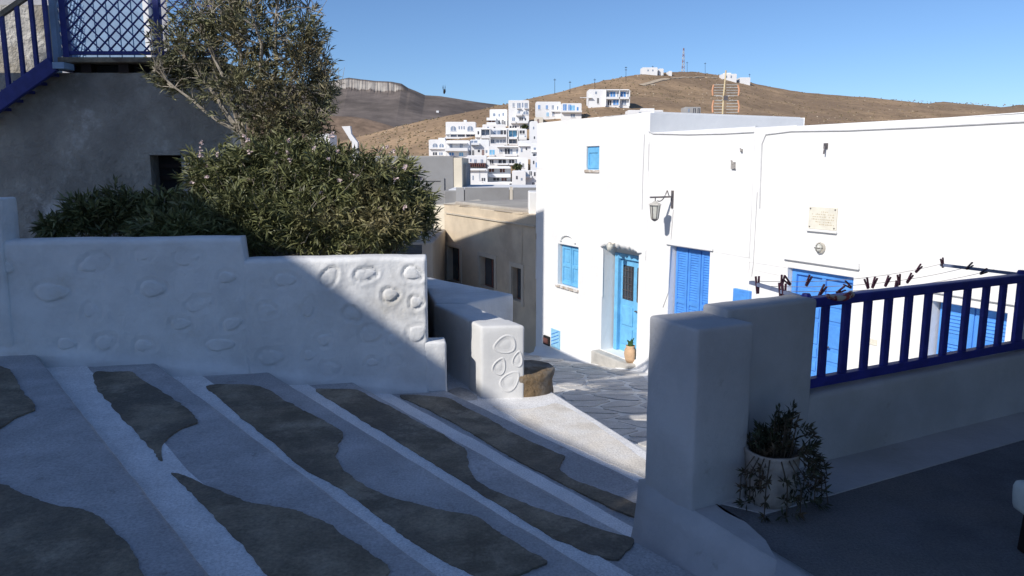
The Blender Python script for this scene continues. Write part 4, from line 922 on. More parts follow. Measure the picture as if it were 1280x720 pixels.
th_ = thing('terrace_house', (T0.x + 3, T0.y - 1, 0), 'tall grey house with an unseen dark canopy standing behind the terrace', 'house')
cr2 = lambda a, b: a.x * b.y - a.y * b.x
T0e = T0 - RDIR * (cr2(T0 - G2, S) / cr2(RDIR, S) + .5); T1e = T0 + RDIR * 5.5
m_ = MB().prism([(v.x, v.y) for v in (T0e, T1e, T1e - LDIR * 6, T0e - LDIR * 6)], -1.2, hz); m_.build('wall', M_GREY, th_)
# canopy added above the frame, out of sight, to darken the terrace
cp = [PF - LDIR * .2 + RDIR * .05, PF - LDIR * .2 + RDIR * 6.5, T1e + LDIR * .0, None]
k_a = (T0 - PF).dot(LDIR); cp[2] = PF + LDIR * (k_a + .02) + RDIR * 6.5; cp[3] = PF + LDIR * (k_a + .02) + RDIR * .05
MB().prism([(v.x, v.y) for v in cp], 2.85, 3.0).build('added_canopy', M_DWOOD, th_)
ev = [along(4.0, -.1), along(4.3, -.1), PF + LDIR * (k_a + .05) + RDIR * 4.3, PF + LDIR * (k_a + .05) + RDIR * 4.0]
MB().prism([(v.x, v.y) for v in ev], .0, 2.84).build('light_block_wall', M_GREY, th_)  # unseen end wall added to keep low sky light off the terrace

# ================================================================== FOLIAGE
def leaf_mesh(name, base, dirs, L, W, m, parent, droop=.15):
    """base, dirs: n x 3 arrays; each leaf a folded lance of four triangles"""
    n = len(base); d = dirs / np.linalg.norm(dirs, axis=1, keepdims=True)
    rv = RNG.normal(size=(n, 3)); side = np.cross(d, rv); side /= np.linalg.norm(side, axis=1, keepdims=True); nor = np.cross(side, d)
    L = L * RNG.uniform(.65, 1.2, (n, 1)); W = W * RNG.uniform(.8, 1.25, (n, 1))
    b = base; mid = base + d * L * .45 + nor * L * .04; tip = base + d * L - np.array([0, 0, 1]) * L * droop
    l_ = mid + side * W / 2 + nor * W * .22; r_ = mid - side * W / 2 + nor * W * .22
    V = np.stack([b, l_, mid, r_, tip], 1).reshape(-1, 3); i = np.arange(n)[:, None] * 5
    Fc = np.concatenate([i + np.array([0, 1, 2]), i + np.array([0, 2, 3]), i + np.array([1, 4, 2]), i + np.array([2, 4, 3])])
    org = np.array(ORG[parent.name]); me = bpy.data.meshes.new(name); V = V - org
    me.vertices.add(len(V)); me.vertices.foreach_set('co', V.ravel()); me.loops.add(Fc.size); me.loops.foreach_set('vertex_index', Fc.ravel())
    me.polygons.add(len(Fc)); me.polygons.foreach_set('loop_start', np.arange(len(Fc)) * 3); me.polygons.foreach_set('loop_total', np.full(len(Fc), 3)); me.update(calc_edges=True)
    o = bpy.data.objects.new(name, me); COL.objects.link(o); me.materials.append(m); o.parent = parent; o['kind'] = 'stuff'; ORG[o.name] = ORG[parent.name]; return o
def lobes_sample(lobes, n, shell=.55):
    wgt = np.array([l[3] * l[4] for l in lobes], float); wgt /= wgt.sum(); out = []; dr = []
    for k in RNG.choice(len(lobes), n, p=wgt):
        x, y, Y, rx, ry = lobes[k][:5]; c = np.array(atY(x, y, Y)); s_ = Y / F
        v = RNG.normal(size=3); v /= np.linalg.norm(v); r = (shell + (1 - shell) * RNG.random()) if RNG.random() < .8 else RNG.random() ** .5
        rad = np.array([rx * s_, lobes[k][5] if len(lobes[k]) > 5 else min(rx, ry) * s_ * 1.0, ry * s_]); q = c + v * rad * r * (RNG.uniform(.8, 1.08) if RNG.random() < .85 else RNG.uniform(1.05, 1.3))
        out.append(q); dr.append(v * np.array([1, 1, .7]) + np.array([0, 0, .55]) + RNG.normal(size=3) * .35)
    return np.array(out), np.array(dr)
def shoots(tips, dirs, per, stem, spread):
    n = len(tips); d = dirs / np.linalg.norm(dirs, axis=1, keepdims=True); d = np.repeat(d, per, 0); t = np.repeat(tips, per, 0)
    rv = RNG.normal(size=d.shape); rad = np.cross(d, rv); rad /= np.linalg.norm(rad, axis=1, keepdims=True); f = RNG.random((len(d), 1))
    b = t - d * stem * f; a = spread * (.35 + .75 * f); return b, d * np.cos(a) + rad * np.sin(a)
def front_ok(tips, marg=.1):              # keep foliage behind the relief wall unless above it
    t = np.array(tips); wn = np.array(WN); wa = np.array(WA); s_ = (t - wa) @ wn; return (s_ < -.30) | ((s_ < .12) & (t[:, 2] > Z_LO + .10) & ((t - wa) @ np.array(WD) > U_STEP + .2))
def branch_pts(a, b, n=6, wob=.06, sag=0.):
    a = Vector(a); b = Vector(b); L = (b - a).length; pts = []; sd = Vector((random.random() * 9, random.random() * 9, 0))
    for i in range(n + 1):
        t = i / n; w_ = math.sin(math.pi * t) * L * wob; pts.append(a + (b - a) * t + Vector((noise.noise(sd + Vector((t * 2, 0, 0))), noise.noise(sd + Vector((0, t * 2, 5))), noise.noise(sd + Vector((t * 2, 7, 5))) + sag)) * w_ * 2)
    return pts

# lower oleander (dense, with faded flowers)
OL = [(285, 222, 7.7, 62, 42), (345, 215, 7.6, 75, 45), (415, 222, 7.45, 75, 48), (480, 232, 7.3, 55, 48), (512, 258, 7.25, 40, 34), (330, 268, 7.3, 80, 46), (410, 275, 7.2, 90, 44), (470, 285, 7.1, 60, 34), (300, 290, 7.2, 60, 30), (370, 190, 7.7, 60, 24), (530, 270, 7.3, 22, 26)]
ob = atY(390, 330, 7.5); ob.z = Z_LO - .17
ol = thing('oleander', ob, 'dense green oleander with faded pale flowers spilling over the relief wall', 'shrub')
tips, dirs = lobes_sample(OL, 3000); k = front_ok(tips); tips, dirs = tips[k], dirs[k]
m_ = MB(); roots = [Vector((ob.x + random.uniform(-.7, .7), ob.y + random.uniform(-.25, .3), ob.z - .03)) for _ in range(9)]
for i in range(0, len(tips), 7):
    t = Vector(tips[i]); r0 = min(roots, key=lambda q: (q - t).length + random.uniform(0, .6)); m_.tube(branch_pts(r0, t, 6, .09, .15), random.uniform(.007, .013), .003, 4)
m_.build('stems', M_STEMS, ol)
b, d = shoots(tips, dirs, 14, .13, 1.15); leaf_mesh('crown', b, d, .105, .0165, M_LEAF, ol)
fl, fd = lobes_sample([l for l in OL[:5]], 90, .98); kk = front_ok(fl) & (fl[:, 2] > 1.2); fl, fd = fl[kk], fd[kk]
b, d = shoots(fl + np.array([0, -.03, .05]), fd, 10, .02, 1.5); leaf_mesh('flowers', b, d, .03, .022, M_FLOWER, ol)

# tall straggly oleander behind it
OU = [(212, 82, 8.3, 34, 24), (238, 52, 8.2, 52, 44), (315, 40, 8.1, 72, 60), (372, 92, 8.0, 48, 62), (300, 105, 8.05, 76, 40), (226, 95, 8.3, 44, 24), (330, -35, 8.1, 70, 50), (404, 112, 7.95, 24, 44), (345, 140, 8.0, 58, 36), (335, 168, 7.95, 48, 22), (262, 12, 8.2, 52, 46), (388, 42, 8.0, 28, 42), (390, 150, 7.9, 32, 26)]
ub = atY(335, 330, 8.0); ub.z = Z_LO - .17
ou = thing('tall_oleander', ub, 'tall straggly olive-brown oleander in front of the old grey house', 'shrub')
tips, dirs = lobes_sample(OU, 1450, .4)
fork = atY(303, 168, 8.05); fork2 = atY(345, 175, 8.0); fork3 = atY(322, 172, 8.1)
m_ = MB()
for fk in (fork, fork2, fork3): m_.tube(branch_pts(ub + Vector((random.uniform(-.1, .1), 0, -.03)), fk, 6, .05), .045, .03, 7)
limbs = []
for x, y in ((195, 88), (222, 60), (245, 25), (285, -5), (320, -50), (350, -30), (385, 10), (405, 70), (418, 120), (395, 150), (360, 60), (265, 80), (300, 50), (335, 90)):
    fk = min((fork, fork2, fork3), key=lambda q: abs(640 + F * q.x / q.y - x)); e = atY(x, y, 8.1 + random.uniform(-.35, .35)); pts = branch_pts(fk, e, 8, .07, .05); limbs.append(pts); m_.tube(pts, random.uniform(.02, .03), .006, 6)
allp = [p for l in limbs for p in l[2:]]
for i in range(0, len(tips), 2):
    t = Vector(tips[i]); c = sorted(allp, key=lambda q: (q - t).length + max(0, q.z - t.z) * .8)[random.randint(0, 3)]; m_.tube(branch_pts(c, t, 4, .08, .1), .007, .0025, 4, False)
m_.build('trunk', M_STEMS, ou)
# bare twigs sticking out
tw = MB()
for x, y in ((412, 40), (420, 78), (408, 20), (428, 100), (375, -10), (350, 5), (400, 55), (415, 60), (205, 78), (260, 20), (392, 15)):
    e = atY(x, y, 8.0 + random.uniform(-.2, .2)); c = min(allp, key=lambda q: (q - e).length + .2 * random.random()); pts = branch_pts(c, e, 5, .08); tw.tube(pts, .006, .002, 4, False)
    for _ in range(3): q = pts[random.randint(2, 4)]; tw.tube([q, q + Vector((random.uniform(-.12, .12), random.uniform(-.1, .1), random.uniform(.08, .22)))], .003, .0015, 4, False)
tag(tw.build('bare_twigs', mat('dry_twig', (.42, .38, .32), .9, .15, 20, bump=0), ou), kind='stuff')
b, d = shoots(tips, dirs, 15, .16, 1.0); leaf_mesh('crown', b, d, .095, .0135, M_LEAFU, ou)

# shaded bush in the corner
OS = [(70, 282, 7.3, 34, 14), (110, 268, 7.4, 42, 26), (160, 262, 7.5, 46, 30), (205, 262, 7.6, 40, 30), (255, 275, 7.4, 50, 34), (220, 285, 7.1, 60, 20)]
sb_ = atY(170, 300, 7.5); sb_.z = Z_LO - .17
so = thing('shaded_shrub', sb_, 'dark oleander shrub in shade under the old grey house window', 'shrub')
tips, dirs = lobes_sample(OS, 520); k = front_ok(tips); tips, dirs = tips[k], dirs[k]
m_ = MB()
for i in range(0, len(tips), 6): t = Vector(tips[i]); m_.tube(branch_pts(Vector((t.x * .7 + sb_.x * .3, sb_.y, sb_.z - .03)), t, 4, .08), .008, .003, 4)
m_.build('stems', M_STEMS, so)
b, d = shoots(tips, dirs, 14, .14, 1.1); leaf_mesh('crown', b, d, .14, .024, M_LEAF, so)

# ================================================================== POTTED SUCCULENT on the terrace
pc = atZ(965, 628, 0) + LDIR * .015; pc.z = .006
po = thing('potted_plant', pc, 'chalky white pot with trailing dark succulent beside the shaded pillar', 'plant')
pot = MB().lathe(pc, [(.105, 0), (.118, .05), (.128, .15), (.132, .25), (.137, .27), (.122, .272), (.115, .22), (.05, .215)], 26).build('pot', M_POT, po, smooth=True); roughen(pot, .02, .006, 14, 0, seed=40)
tips = []; dirs = []; stm = MB()
for i in range(80):
    an = RNG.uniform(0, 6.28); rr = RNG.uniform(0, .11); up = RNG.uniform(.27, .37) + (.12 if math.cos(an) > .3 and RNG.random() < .5 else 0)
    q = np.array(pc) + np.array([math.cos(an) * rr * 1.1, math.sin(an) * rr, up]); tips.append(q); dirs.append([math.cos(an) * .5, math.sin(an) * .5, 1]); stm.tube([pc + Vector((math.cos(an) * rr * .8, math.sin(an) * rr * .8, .2)), Vector(q)], .004, .003, 4, False)
for an, lo_, out in ((-2.2, .10, .17), (-1.1, .05, .19), (-.7, .16, .2), (-.4, .2, .22), (-.3, .03, .24), (-2.6, .02, .22), (-2.0, .0, .27), (-.1, .12, .27), (-.9, .3, .2), (-.2, .38, .17), (-.5, .02, .27), (-1.6, .01, .25), (-.15, .28, .2), (-2.4, .05, .2), (-1.3, .02, .24), (-.75, .05, .22), (.1, .05, .24)):
    a = pc + Vector((math.cos(an) * .12, math.sin(an) * .12, .27)); e = pc + Vector((math.cos(an) * out, math.sin(an) * out, lo_ + .02)); mid_ = (a + e) / 2 + Vector((math.cos(an) * .05, math.sin(an) * .05, .03)); stm.tube([a, mid_, e], .0035, .003, 5, False)
    for t in (.45, .75, 1): 
        p_ = a.lerp(mid_, t * 2) if t < .5 else mid_.lerp(e, t * 2 - 1); tips.append(np.array(p_)); dirs.append([math.cos(an), math.sin(an), .3])
stm.build('stems', mat('dark_stem', (.07, .055, .04), .9, .2, 20, bump=0), po)
b, d = shoots(np.array(tips), np.array(dirs, float), 16, .06, 1.2); b[:, 2] = np.maximum(b[:, 2], .02); leaf_mesh('foliage', b, d, .045, .010, M_SUCC, po, .05)

# table corner at the right edge of the frame
tc = atZ(1342, 748, 0); tz = .27
tb = thing('draped_stool', (tc.x + .25, tc.y, .0), 'low dark-legged seat under a pale cloth at the terrace edge', 'stool')
lx = tc.x + .03
for dx, dy in ((0, 0), (.36, .02), (.02, .36), (.38, .36)): MB().bar((lx + dx, tc.y + dy, .0), (lx + .02 + dx * .95, tc.y + .02 + dy * .95, tz - .02), .045, .045).build('leg', M_DWOOD, tb, bevel=.006)
sq = MB().box(lx - .02, lx + .44, tc.y - .02, tc.y + .44, tz - .1, tz + .04).build('cloth', M_CLOTH, tb); roughen(sq, .04, .012, 9, .03, seed=51)

# ================================================================== VILLAGE on the hillside
GV = 'white houses stepped up the hillside village'
def vhouse(label, x0, y0, x1, y1, wins=(), slabs=(), m=None, depth=7.0, name='village_house', yaw=0., sink=9., side=True, roofroom=None, fins=(), Y=None):
    """front rectangle in pixels; its foot stands where the ray through its lower edge meets the slope.
    wins: (x, y, w, h, kind) pixel centres; slabs: balconies (x0, x1, y, parapet_px, out_m)"""
    m = m or M_VWHITE
    if Y is None: Y = hit((x0 + x1) / 2, y1).y
    a = atY(x0, y0, Y); b = atY(x1, y0, Y); zb = atY(x0, y1, Y).z; s_ = Y / F
    t = thing(name, ((a.x + b.x) / 2, Y + depth / 2, zb - sink), label, 'house', GV)
    MB().box(a.x, b.x, Y, Y + depth, zb - sink, a.z).build('wall', m, t)
    MB().box(a.x + .25, b.x - .25, Y + .25, Y + depth - .25, a.z - .01, a.z + .12).build('roof', m, t)
    if roofroom:
        rx0, rx1, ry = roofroom; p = atY(rx0, ry, Y + 2); q = atY(rx1, ry, Y + 2); MB().box(p.x, q.x, Y + 2, Y + 5, a.z + .1, p.z).build('roof_room', m, t)
    for (x, y, w_, h, kd) in wins:
        c = atY(x, y, Y); hw, hh = w_ * s_ / 2, h * s_ / 2
        mm = {'b': M_VBLUE, 'd': M_VDARK, 'r': M_VBROWN, 's': M_VSLATE, 'a': M_VSLATE, 'l': mat('village_sky_blue', (.2, .5, .75), .6, .1, 1, bump=0)}[kd]
        wd = MB()
        if kd == 'a':
            n = 10; pts = [(c.x - hw, c.z - hh)] + [(c.x - hw * math.cos(math.pi * i / n), c.z + hh * (-.1 + 1.1 * math.sin(math.pi * i / n))) for i in range(n + 1)] + [(c.x + hw, c.z - hh)]
            N_ = len(pts); wd.add([(px, Y - .06, pz) for px, pz in pts] + [(px, Y + .05, pz) for px, pz in pts], [tuple(range(N_)), tuple(range(N_, 2 * N_))[::-1]] + [(i, (i + 1) % N_, N_ + (i + 1) % N_, N_ + i) for i in range(N_)])
        else: wd.box(c.x - hw, c.x + hw, Y - .05, Y + .05, c.z - hh, c.z + hh)
        wo = wd.build('window', mm, t)
        if w_ * h > 9:
            MB().box(c.x - .03 - hw * .05, c.x + .03 + hw * .05, Y - .09, Y - .051, c.z - hh, c.z + hh * .9).build('mullion', M_VWHITE, wo)
            MB().box(c.x - hw - .1, c.x + hw + .1, Y - .16, Y + .02, c.z - hh - .14, c.z - hh - .002).build('sill', M_VWHITE, wo)
    for (sx0, sx1, y, pp, out) in slabs:
        p = atY(sx0, y, Y); q = atY(sx1, y, Y); zt = p.z + pp * s_
        bl = MB().box(p.x, q.x, Y - out, Y - .002, p.z - .18, p.z).build('balcony', m, t)
        if pp > 0:
            MB().box(p.x, q.x, Y - out, Y - out + .14, p.z + .002, zt).build('balcony_parapet', m, bl)
            for xx in (p.x, q.x - .14): MB().box(xx, xx + .14, Y - out + .143, Y - .003, p.z + .002, zt).build('balcony_parapet', m, bl)
    for (x, ya, yb, out) in fins:
        p = atY(x, ya, Y); q = atY(x, yb, Y); MB().box(p.x - .12, p.x + .12, Y - out, Y - .002, q.z, p.z).build('partition', m, t)
    return t
zx = lambda x: 520 + x / 5.54
zy = lambda y: 110 + y / 5.54
def W(L): return [(zx(x), zy(y), w_ / 5.54, h / 5.54, k) for x, y, w_, h, k in L]
def SB(L): return [(zx(a), zx(b), zy(y), p / 5.54, o) for a, b, y, p, o in L]
def FN(L): return [(zx(a), zy(y), zy(y2), o) for a, y, y2, o in L]
VB = (85, 360, 370, 545)
vhouse('four-storey white house tallest on the slope, small blue windows', zx(640), zy(87), zx(783), zy(285),
       W([(675, 118, 12, 26, 's'), (712, 122, 22, 34, 's'), (738, 118, 8, 30, 's'), (762, 122, 20, 34, 's'), (712, 172, 16, 22, 's'), (760, 172, 34, 22, 'a'), (675, 222, 18, 34, 's'), (728, 220, 24, 30, 'd'), (757, 222, 10, 24, 'd'), (655, 272, 12, 18, 'd'), (672, 272, 10, 20, 'd'), (690, 272, 10, 20, 'd'), (730, 272, 18, 16, 'd')]),
       SB([(655, 690, 242, 12, 1.1), (700, 775, 242, 14, 1.3), (690, 735, 188, 10, 1.0), (695, 725, 140, 0, .8), (748, 776, 140, 0, .8)]), depth=8)
vhouse('small white house with shaded porch left of the tallest house', zx(510), zy(150), zx(632), zy(275),
       W([(541, 185, 14, 18, 's'), (576, 188, 8, 18, 's'), (604, 182, 10, 20, 's'), (524, 234, 44, 18, 'r'), (576, 236, 9, 22, 'd'), (600, 244, 12, 44, 'd'), (615, 244, 8, 30, 'd')]), SB([(490, 555, 222, 14, 1.6), (490, 555, 250, 10, 1.6)]), depth=7)
vhouse('wide white house with two blue arched windows and slit windows', zx(205), zy(237), zx(412), zy(348),
       W([(258, 280, 36, 32, 'a'), (375, 280, 38, 32, 'a'), (299, 275, 8, 20, 's'), (316, 275, 8, 20, 's'), (333, 275, 8, 20, 's'), (287, 330, 96, 24, 's'), (376, 330, 46, 22, 's')]), SB([(203, 345, 318, 0, 1.2), (345, 412, 318, 0, 1.2), (203, 345, 348, 8, 1.5), (345, 440, 348, 8, 1.5)]), depth=6, fins=FN([(238, 318, 345, 1.2), (287, 318, 345, 1.0), (345, 318, 345, 1.3)]), roofroom=(zx(330), zx(350), zy(222)))
vhouse('white terraced block with three bays of deep loggias', zx(445), zy(280), zx(712), zy(398),
       W([(480, 308, 56, 34, 's'), (560, 308, 46, 26, 's'), (605, 308, 40, 30, 'd'), (668, 315, 54, 44, 'l'), (528, 370, 26, 22, 's'), (566, 370, 14, 22, 's'), (590, 370, 14, 22, 's'), (612, 370, 14, 22, 's'), (668, 372, 46, 26, 's'), (474, 366, 40, 20, 'd')]),
       SB([(450, 512, 345, 14, 1.6), (515, 625, 336, 12, 1.6), (640, 705, 350, 10, 1.6), (450, 512, 284, 0, 1.6), (640, 705, 290, 0, 1.6), (450, 705, 396, 10, 1.8)]), fins=FN([(450, 282, 345, 1.6), (513, 282, 396, 1.6), (628, 282, 396, 1.6), (640, 290, 396, 1.6), (704, 290, 396, 1.6)]), depth=7)
vhouse('narrow white house with glazed dark balconies beside the stepped lane', zx(712), zy(285), zx(768), zy(400),
       W([(735, 305, 34, 22, 'd'), (730, 372, 44, 24, 'd'), (757, 340, 10, 20, 's')]), SB([(712, 766, 355, 14, 1.2), (712, 766, 388, 12, 1.2)]), depth=7)
vhouse('long low white house with two arched windows at the village edge', zx(88), zy(360), zx(205), zy(545),
       W([(132, 398, 32, 28, 'a'), (177, 400, 30, 28, 'a'), (131, 455, 28, 20, 'd'), (172, 455, 24, 18, 's'), (131, 500, 22, 24, 's'), (175, 500, 20, 24, 's')]), SB([(92, 200, 418, 6, .6)]), depth=7, roofroom=(zx(155), zx(200), zy(345)))
vhouse('white house with long balcony under two pairs of blue doors', zx(207), zy(366), zx(372), zy(545),
       W([(242, 403, 18, 30, 's'), (313, 402, 18, 32, 's'), (246, 457, 30, 20, 'b'), (313, 460, 26, 24, 'l'), (372, 455, 14, 42, 'd'), (250, 505, 20, 24, 's'), (320, 505, 20, 24, 's')]), SB([(205, 360, 432, 16, 1.5), (212, 355, 380, 0, 1.2)]), depth=7)
vhouse('white house with dark door and blue-glazed bay window', zx(374), zy(360), zx(505), zy(480),
       W([(400, 372, 46, 14, 's'), (435, 436, 14, 16, 'd'), (464, 448, 16, 38, 'r'), (395, 452, 14, 40, 'd'), (488, 440, 12, 18, 's')]), SB([(376, 440, 390, 8, 1.2)]), depth=7)
vhouse('white house with bright blue window over a flat terrace', zx(506), zy(402), zx(712), zy(482),
       W([(527, 448, 34, 38, 'l'), (586, 436, 18, 16, 's'), (632, 440, 32, 40, 'd'), (656, 448, 22, 44, 's'), (700, 440, 10, 26, 's')]), SB([(510, 545, 470, 8, .9), (615, 700, 468, 10, 1.2), (560, 712, 405, 0, 1.2)]), depth=7)
vhouse('white house with brown pergola below the flat terrace', zx(350), zy(470), zx(488), zy(560),
       W([(411, 512, 16, 34, 's'), (456, 512, 16, 34, 's'), (378, 500, 10, 20, 's')]), (), depth=6)
vhouse('white house with three shaded openings in the middle of the village', zx(492), zy(480), zx(715), zy(545),
       W([(524, 512, 22, 26, 'd'), (597, 512, 50, 30, 'd'), (662, 512, 34, 30, 'd'), (700, 512, 10, 24, 's')]), SB([(560, 640, 528, 6, 1.2), (645, 712, 528, 6, 1.2), (490, 715, 487, 0, 1.0)]), depth=6)
vhouse('white house with brown awnings over two long balconies', zx(498), zy(545), zx(655), zy(655),
       W([(523, 568, 34, 26, 'r'), (598, 570, 34, 28, 'r'), (556, 632, 40, 18, 'd'), (610, 633, 34, 20, 'r')]), SB([(496, 655, 552, 0, 1.6), (500, 655, 612, 18, 1.8), (498, 655, 655, 8, 1.8)]), depth=6)
vhouse('cream-white low house in front of the hillside village', zx(345), zy(562), zx(494), zy(690),
       W([(395, 622, 8, 30, 's'), (467, 634, 24, 22, 'd'), (365, 640, 8, 20, 's'), (440, 600, 6, 70, 's')]), SB([(345, 480, 565, 0, .6)]), depth=6)
vhouse('long low white wall house at the foot of the village', zx(460), zy(656), zx(690), zy(692), W([(655, 668, 14, 14, 'd'), (570, 675, 20, 10, 's')]), (), depth=5)
vhouse('white house with blue shutter right of the stepped lane', zx(700), zy(575), zx(865), zy(700),
       W([(838, 533, 18, 34, 'b'), (793, 592, 16, 30, 'd'), (822, 596, 10, 26, 'd'), (842, 594, 8, 24, 'd'), (812, 668, 14, 26, 'd'), (840, 670, 10, 26, 'd'), (718, 660, 14, 30, 's'), (745, 640, 10, 16, 's')]), SB([(700, 800, 615, 6, 1.0)]), depth=6)
vhouse('tall narrow white house beside the stepped lane', zx(798), zy(385), zx(870), zy(560), W([(818, 465, 18, 10, 'd'), (842, 464, 8, 10, 'd'), (838, 533, 20, 36, 'b'), (812, 535, 6, 20, 's'), (822, 420, 14, 14, 's')]), SB([(798, 870, 500, 6, .8), (798, 870, 440, 0, .8)]), depth=6)
vhouse('cream stone house with brown roof edge above the stepped lane', zx(822), zy(205), zx(880), zy(380), W([(845, 232, 12, 30, 'r'), (840, 372, 26, 12, 'd'), (838, 300, 10, 18, 's')]), (), m=M_VWARM, depth=5)
vhouse('white house side wall filling the lane corner below the tallest house', 648, 176, 664.5, 200, [(652, 188, 2, 4, 's'), (658, 186, 1.6, 3, 'd')], [(648, 664, 182, 0, .6)], depth=8)
vhouse('small white house with one dark door beside the round tree', 646.5, 198, 660, 216, [(654, 207, 2, 5, 'd'), (650, 204, 1.5, 3, 's')], (), depth=7)
vhouse('white house squeezed between the wide arched house and loggia block', 594, 160, 606, 184, [(598, 166, 2, 4, 'd'), (602, 172, 1.6, 3, 's')], [(594, 604, 171, 1.2, .8)], depth=8)
vhouse('white annex under the small house with shaded porch', 603, 156, 632, 166, [(610, 160, 2, 3, 's'), (618, 160, 2, 3, 'd')], (), depth=6)
vhouse('blank white stair tower along the shaded stepped lane', 662.5, 152, 672, 190, [(667, 160, 1.4, 3, 's'), (668, 172, 1.4, 3, 'd')], (), depth=8)
vhouse('low white storehouse behind the cream-white low house', 640, 214, 657, 240, [(646, 222, 2, 4, 'd'), (652, 224, 2, 3, 's')], (), depth=6)
vhouse('white house half hidden behind the corner of the taller white house', 664, 196, 680, 222, [(667, 203, 1.6, 4, 'd'), (671, 212, 1.6, 4, 'b')], (), depth=6)
vhouse('long white two-storey house above the village with blue shutters', 670, 127.5, 701, 150,
       [(674, 134, 2.6, 5, 'b'), (683.5, 134, 2.4, 4.5, 'b'), (691, 134, 2.4, 4.5, 's'), (684.5, 143, 2.6, 4.5, 'l'), (691.5, 142.5, 2.6, 4.5, 's'), (697, 135, 1.5, 4, 's')], [(689, 701, 139, 0, .8)], depth=8)
vhouse('white house with dark blue doors set back beside the long two-storey house', 702, 129.5, 727, 150, [(706, 134.5, 4, 8, 'b'), (712, 135, 3, 8, 'b'), (716, 136, 4.5, 8, 'l'), (722, 136, 2, 4, 'b'), (716, 144.5, 5, 4, 's')], [(701, 727, 140, 1.5, 1.2)], depth=7)
vhouse('white villa alone on the brown slope with glazed balconies', 736, 112, 787, 134, [(747.5, 126, 2.4, 6.5, 'd'), (760, 119, 3, 7, 's'), (766, 118.5, 6, 7, 'b'), (773, 119, 3, 7, 's'), (779, 119, 6, 8, 'b'), (785, 119, 2, 6, 's'), (762, 128.5, 4, 6, 'd'), (770, 128, 7, 6, 'b'), (780, 128, 5, 6, 's'), (745, 116, 2, 3, 's')], [(757, 787, 123.5, 2, 1.3), (757, 787, 112.6, 0, 1.3), (725, 740, 122, 0, 1)], fins=[(757, 112.6, 133, 1.3), (774, 112.6, 133, 1.3), (786.6, 112.6, 133, 1.3)], depth=8)
vhouse('small white roof hut below the lone villa', 785, 138, 829, 150, [(800, 141, 3, 2, 's')], (), roofroom=(802, 818, 135.5), depth=6)
vhouse('grey unfinished house with dark doorways on the brown slope', 856, 134, 876, 147, [(868, 140, 3, 9, 'd'), (873.5, 140, 3, 9, 'd'), (861, 138, 2, 4, 's')], (), m=M_VGREY, depth=6)
hh_ = dict(depth=6, sink=3)
vhouse('white low house on the hilltop beside the mast', 803, 84.5, 822, 94, [(810, 88, 1.5, 2, 's'), (816, 88, 1.5, 2, 's')], (), Y=380, **hh_)
vhouse('small white hut right of the low hilltop house', 823.5, 86, 829.5, 94, (), (), Y=382, **hh_)
vhouse('tiny white shed at the hilltop track end', 836, 89, 840, 94, (), (), Y=385, **hh_)
vhouse('white house on the ridge beyond the hilltop mast', 903, 92.5, 921, 101, [(908, 96, 1.5, 3, 's'), (914, 96, 1.5, 3, 's')], (), Y=405, roofroom=(906, 914, 91), **hh_)
vhouse('low white shed on the ridge beside dark shrubs', 925, 97, 938, 103, (), (), Y=407, **hh_)
vhouse('white house glimpsed between the oleanders below the brown ridge', 388, 168, 412, 184, [(404, 176, 2.5, 4, 's')], (), Y=150, depth=6, sink=6)
p_ = atY(427, 158, 120); q_ = atY(439, 178, 120)
ow = thing('lean_to_wall', (p_.x + 1, 120.5, terrain(p_.x, 120) - 1), 'sloping white gable wall beyond the oleander flowers', 'wall'); m_ = MB()
pts = [(427, 158), (437.5, 157.5), (439, 167.5), (447, 178), (447, 215), (440, 215), (440, 179), (434, 169)]; wp_ = [atY(x, y, 120) for x, y in pts]; n = len(wp_)
m_.add([(v.x, 120, v.z) for v in wp_] + [(v.x, 121, v.z) for v in wp_], [tuple(range(n)), tuple(range(n, 2 * n))[::-1]] + [(i, (i + 1) % n, n + (i + 1) % n, n + i) for i in range(n)]); m_.build('wall', M_VWHITE, ow)
# pergola, round-crowned trees, stepped lane wall
def blob_tree(label, x, y, wpx, Y, trunk_y, name='tree', seed=0):
    c = atY(x, y, Y); s_ = Y / F; base = atY(x, trunk_y, Y); t = thing(name, base, label, 'tree')
    MB().tube([base - Vector((0, 0, 1)), c], .14, .1, 6).build('trunk', M_STEMS, t)
    n = 260; v = RNG.normal(size=(n, 3)); v /= np.linalg.norm(v, axis=1, keepdims=True); r = wpx * s_ / 2 * RNG.uniform(.3, 1.05, (n, 1)); ps = np.array(c) + v * r * np.array([1, 1, .6])
    leaf_mesh('crown', ps, v + RNG.normal(size=(n, 3)) * .6, .55, .4, mat('far_leaf', (.06, .075, .03), .8, .2, 1, bump=0, island=.4), t)
blob_tree('round dark tree on a thin trunk beside the stepped lane', zx(702), zy(545), 9, hit(zx(700), 233).y - 1, 233)
blob_tree('small dark tree below the tallest village house', zx(755), zy(268), 6, hit(zx(755), 161).y - 2.5, 161)
pg = thing('pergola', hit(zx(415), zy(562)) - Vector((0, 1.5, 0)), 'brown wooden pergola on the white village terrace', 'pergola')
Yp = ORG[pg.name].y
for x in np.linspace(362, 476, 9): a = atY(zx(x), zy(545), Yp - 1.5); MB().box(a.x - .12, a.x + .12, Yp - 1.6, Yp + 1.4, a.z, a.z + .9).build('beam', M_VBROWN, pg)
for x in (362, 476): a = atY(zx(x), zy(550), Yp - 1.5); MB().box(a.x - .1, a.x + .1, Yp - 1.5, Yp - 1.3, ORG[pg.name].z - 2, a.z).build('post', M_VBROWN, pg)
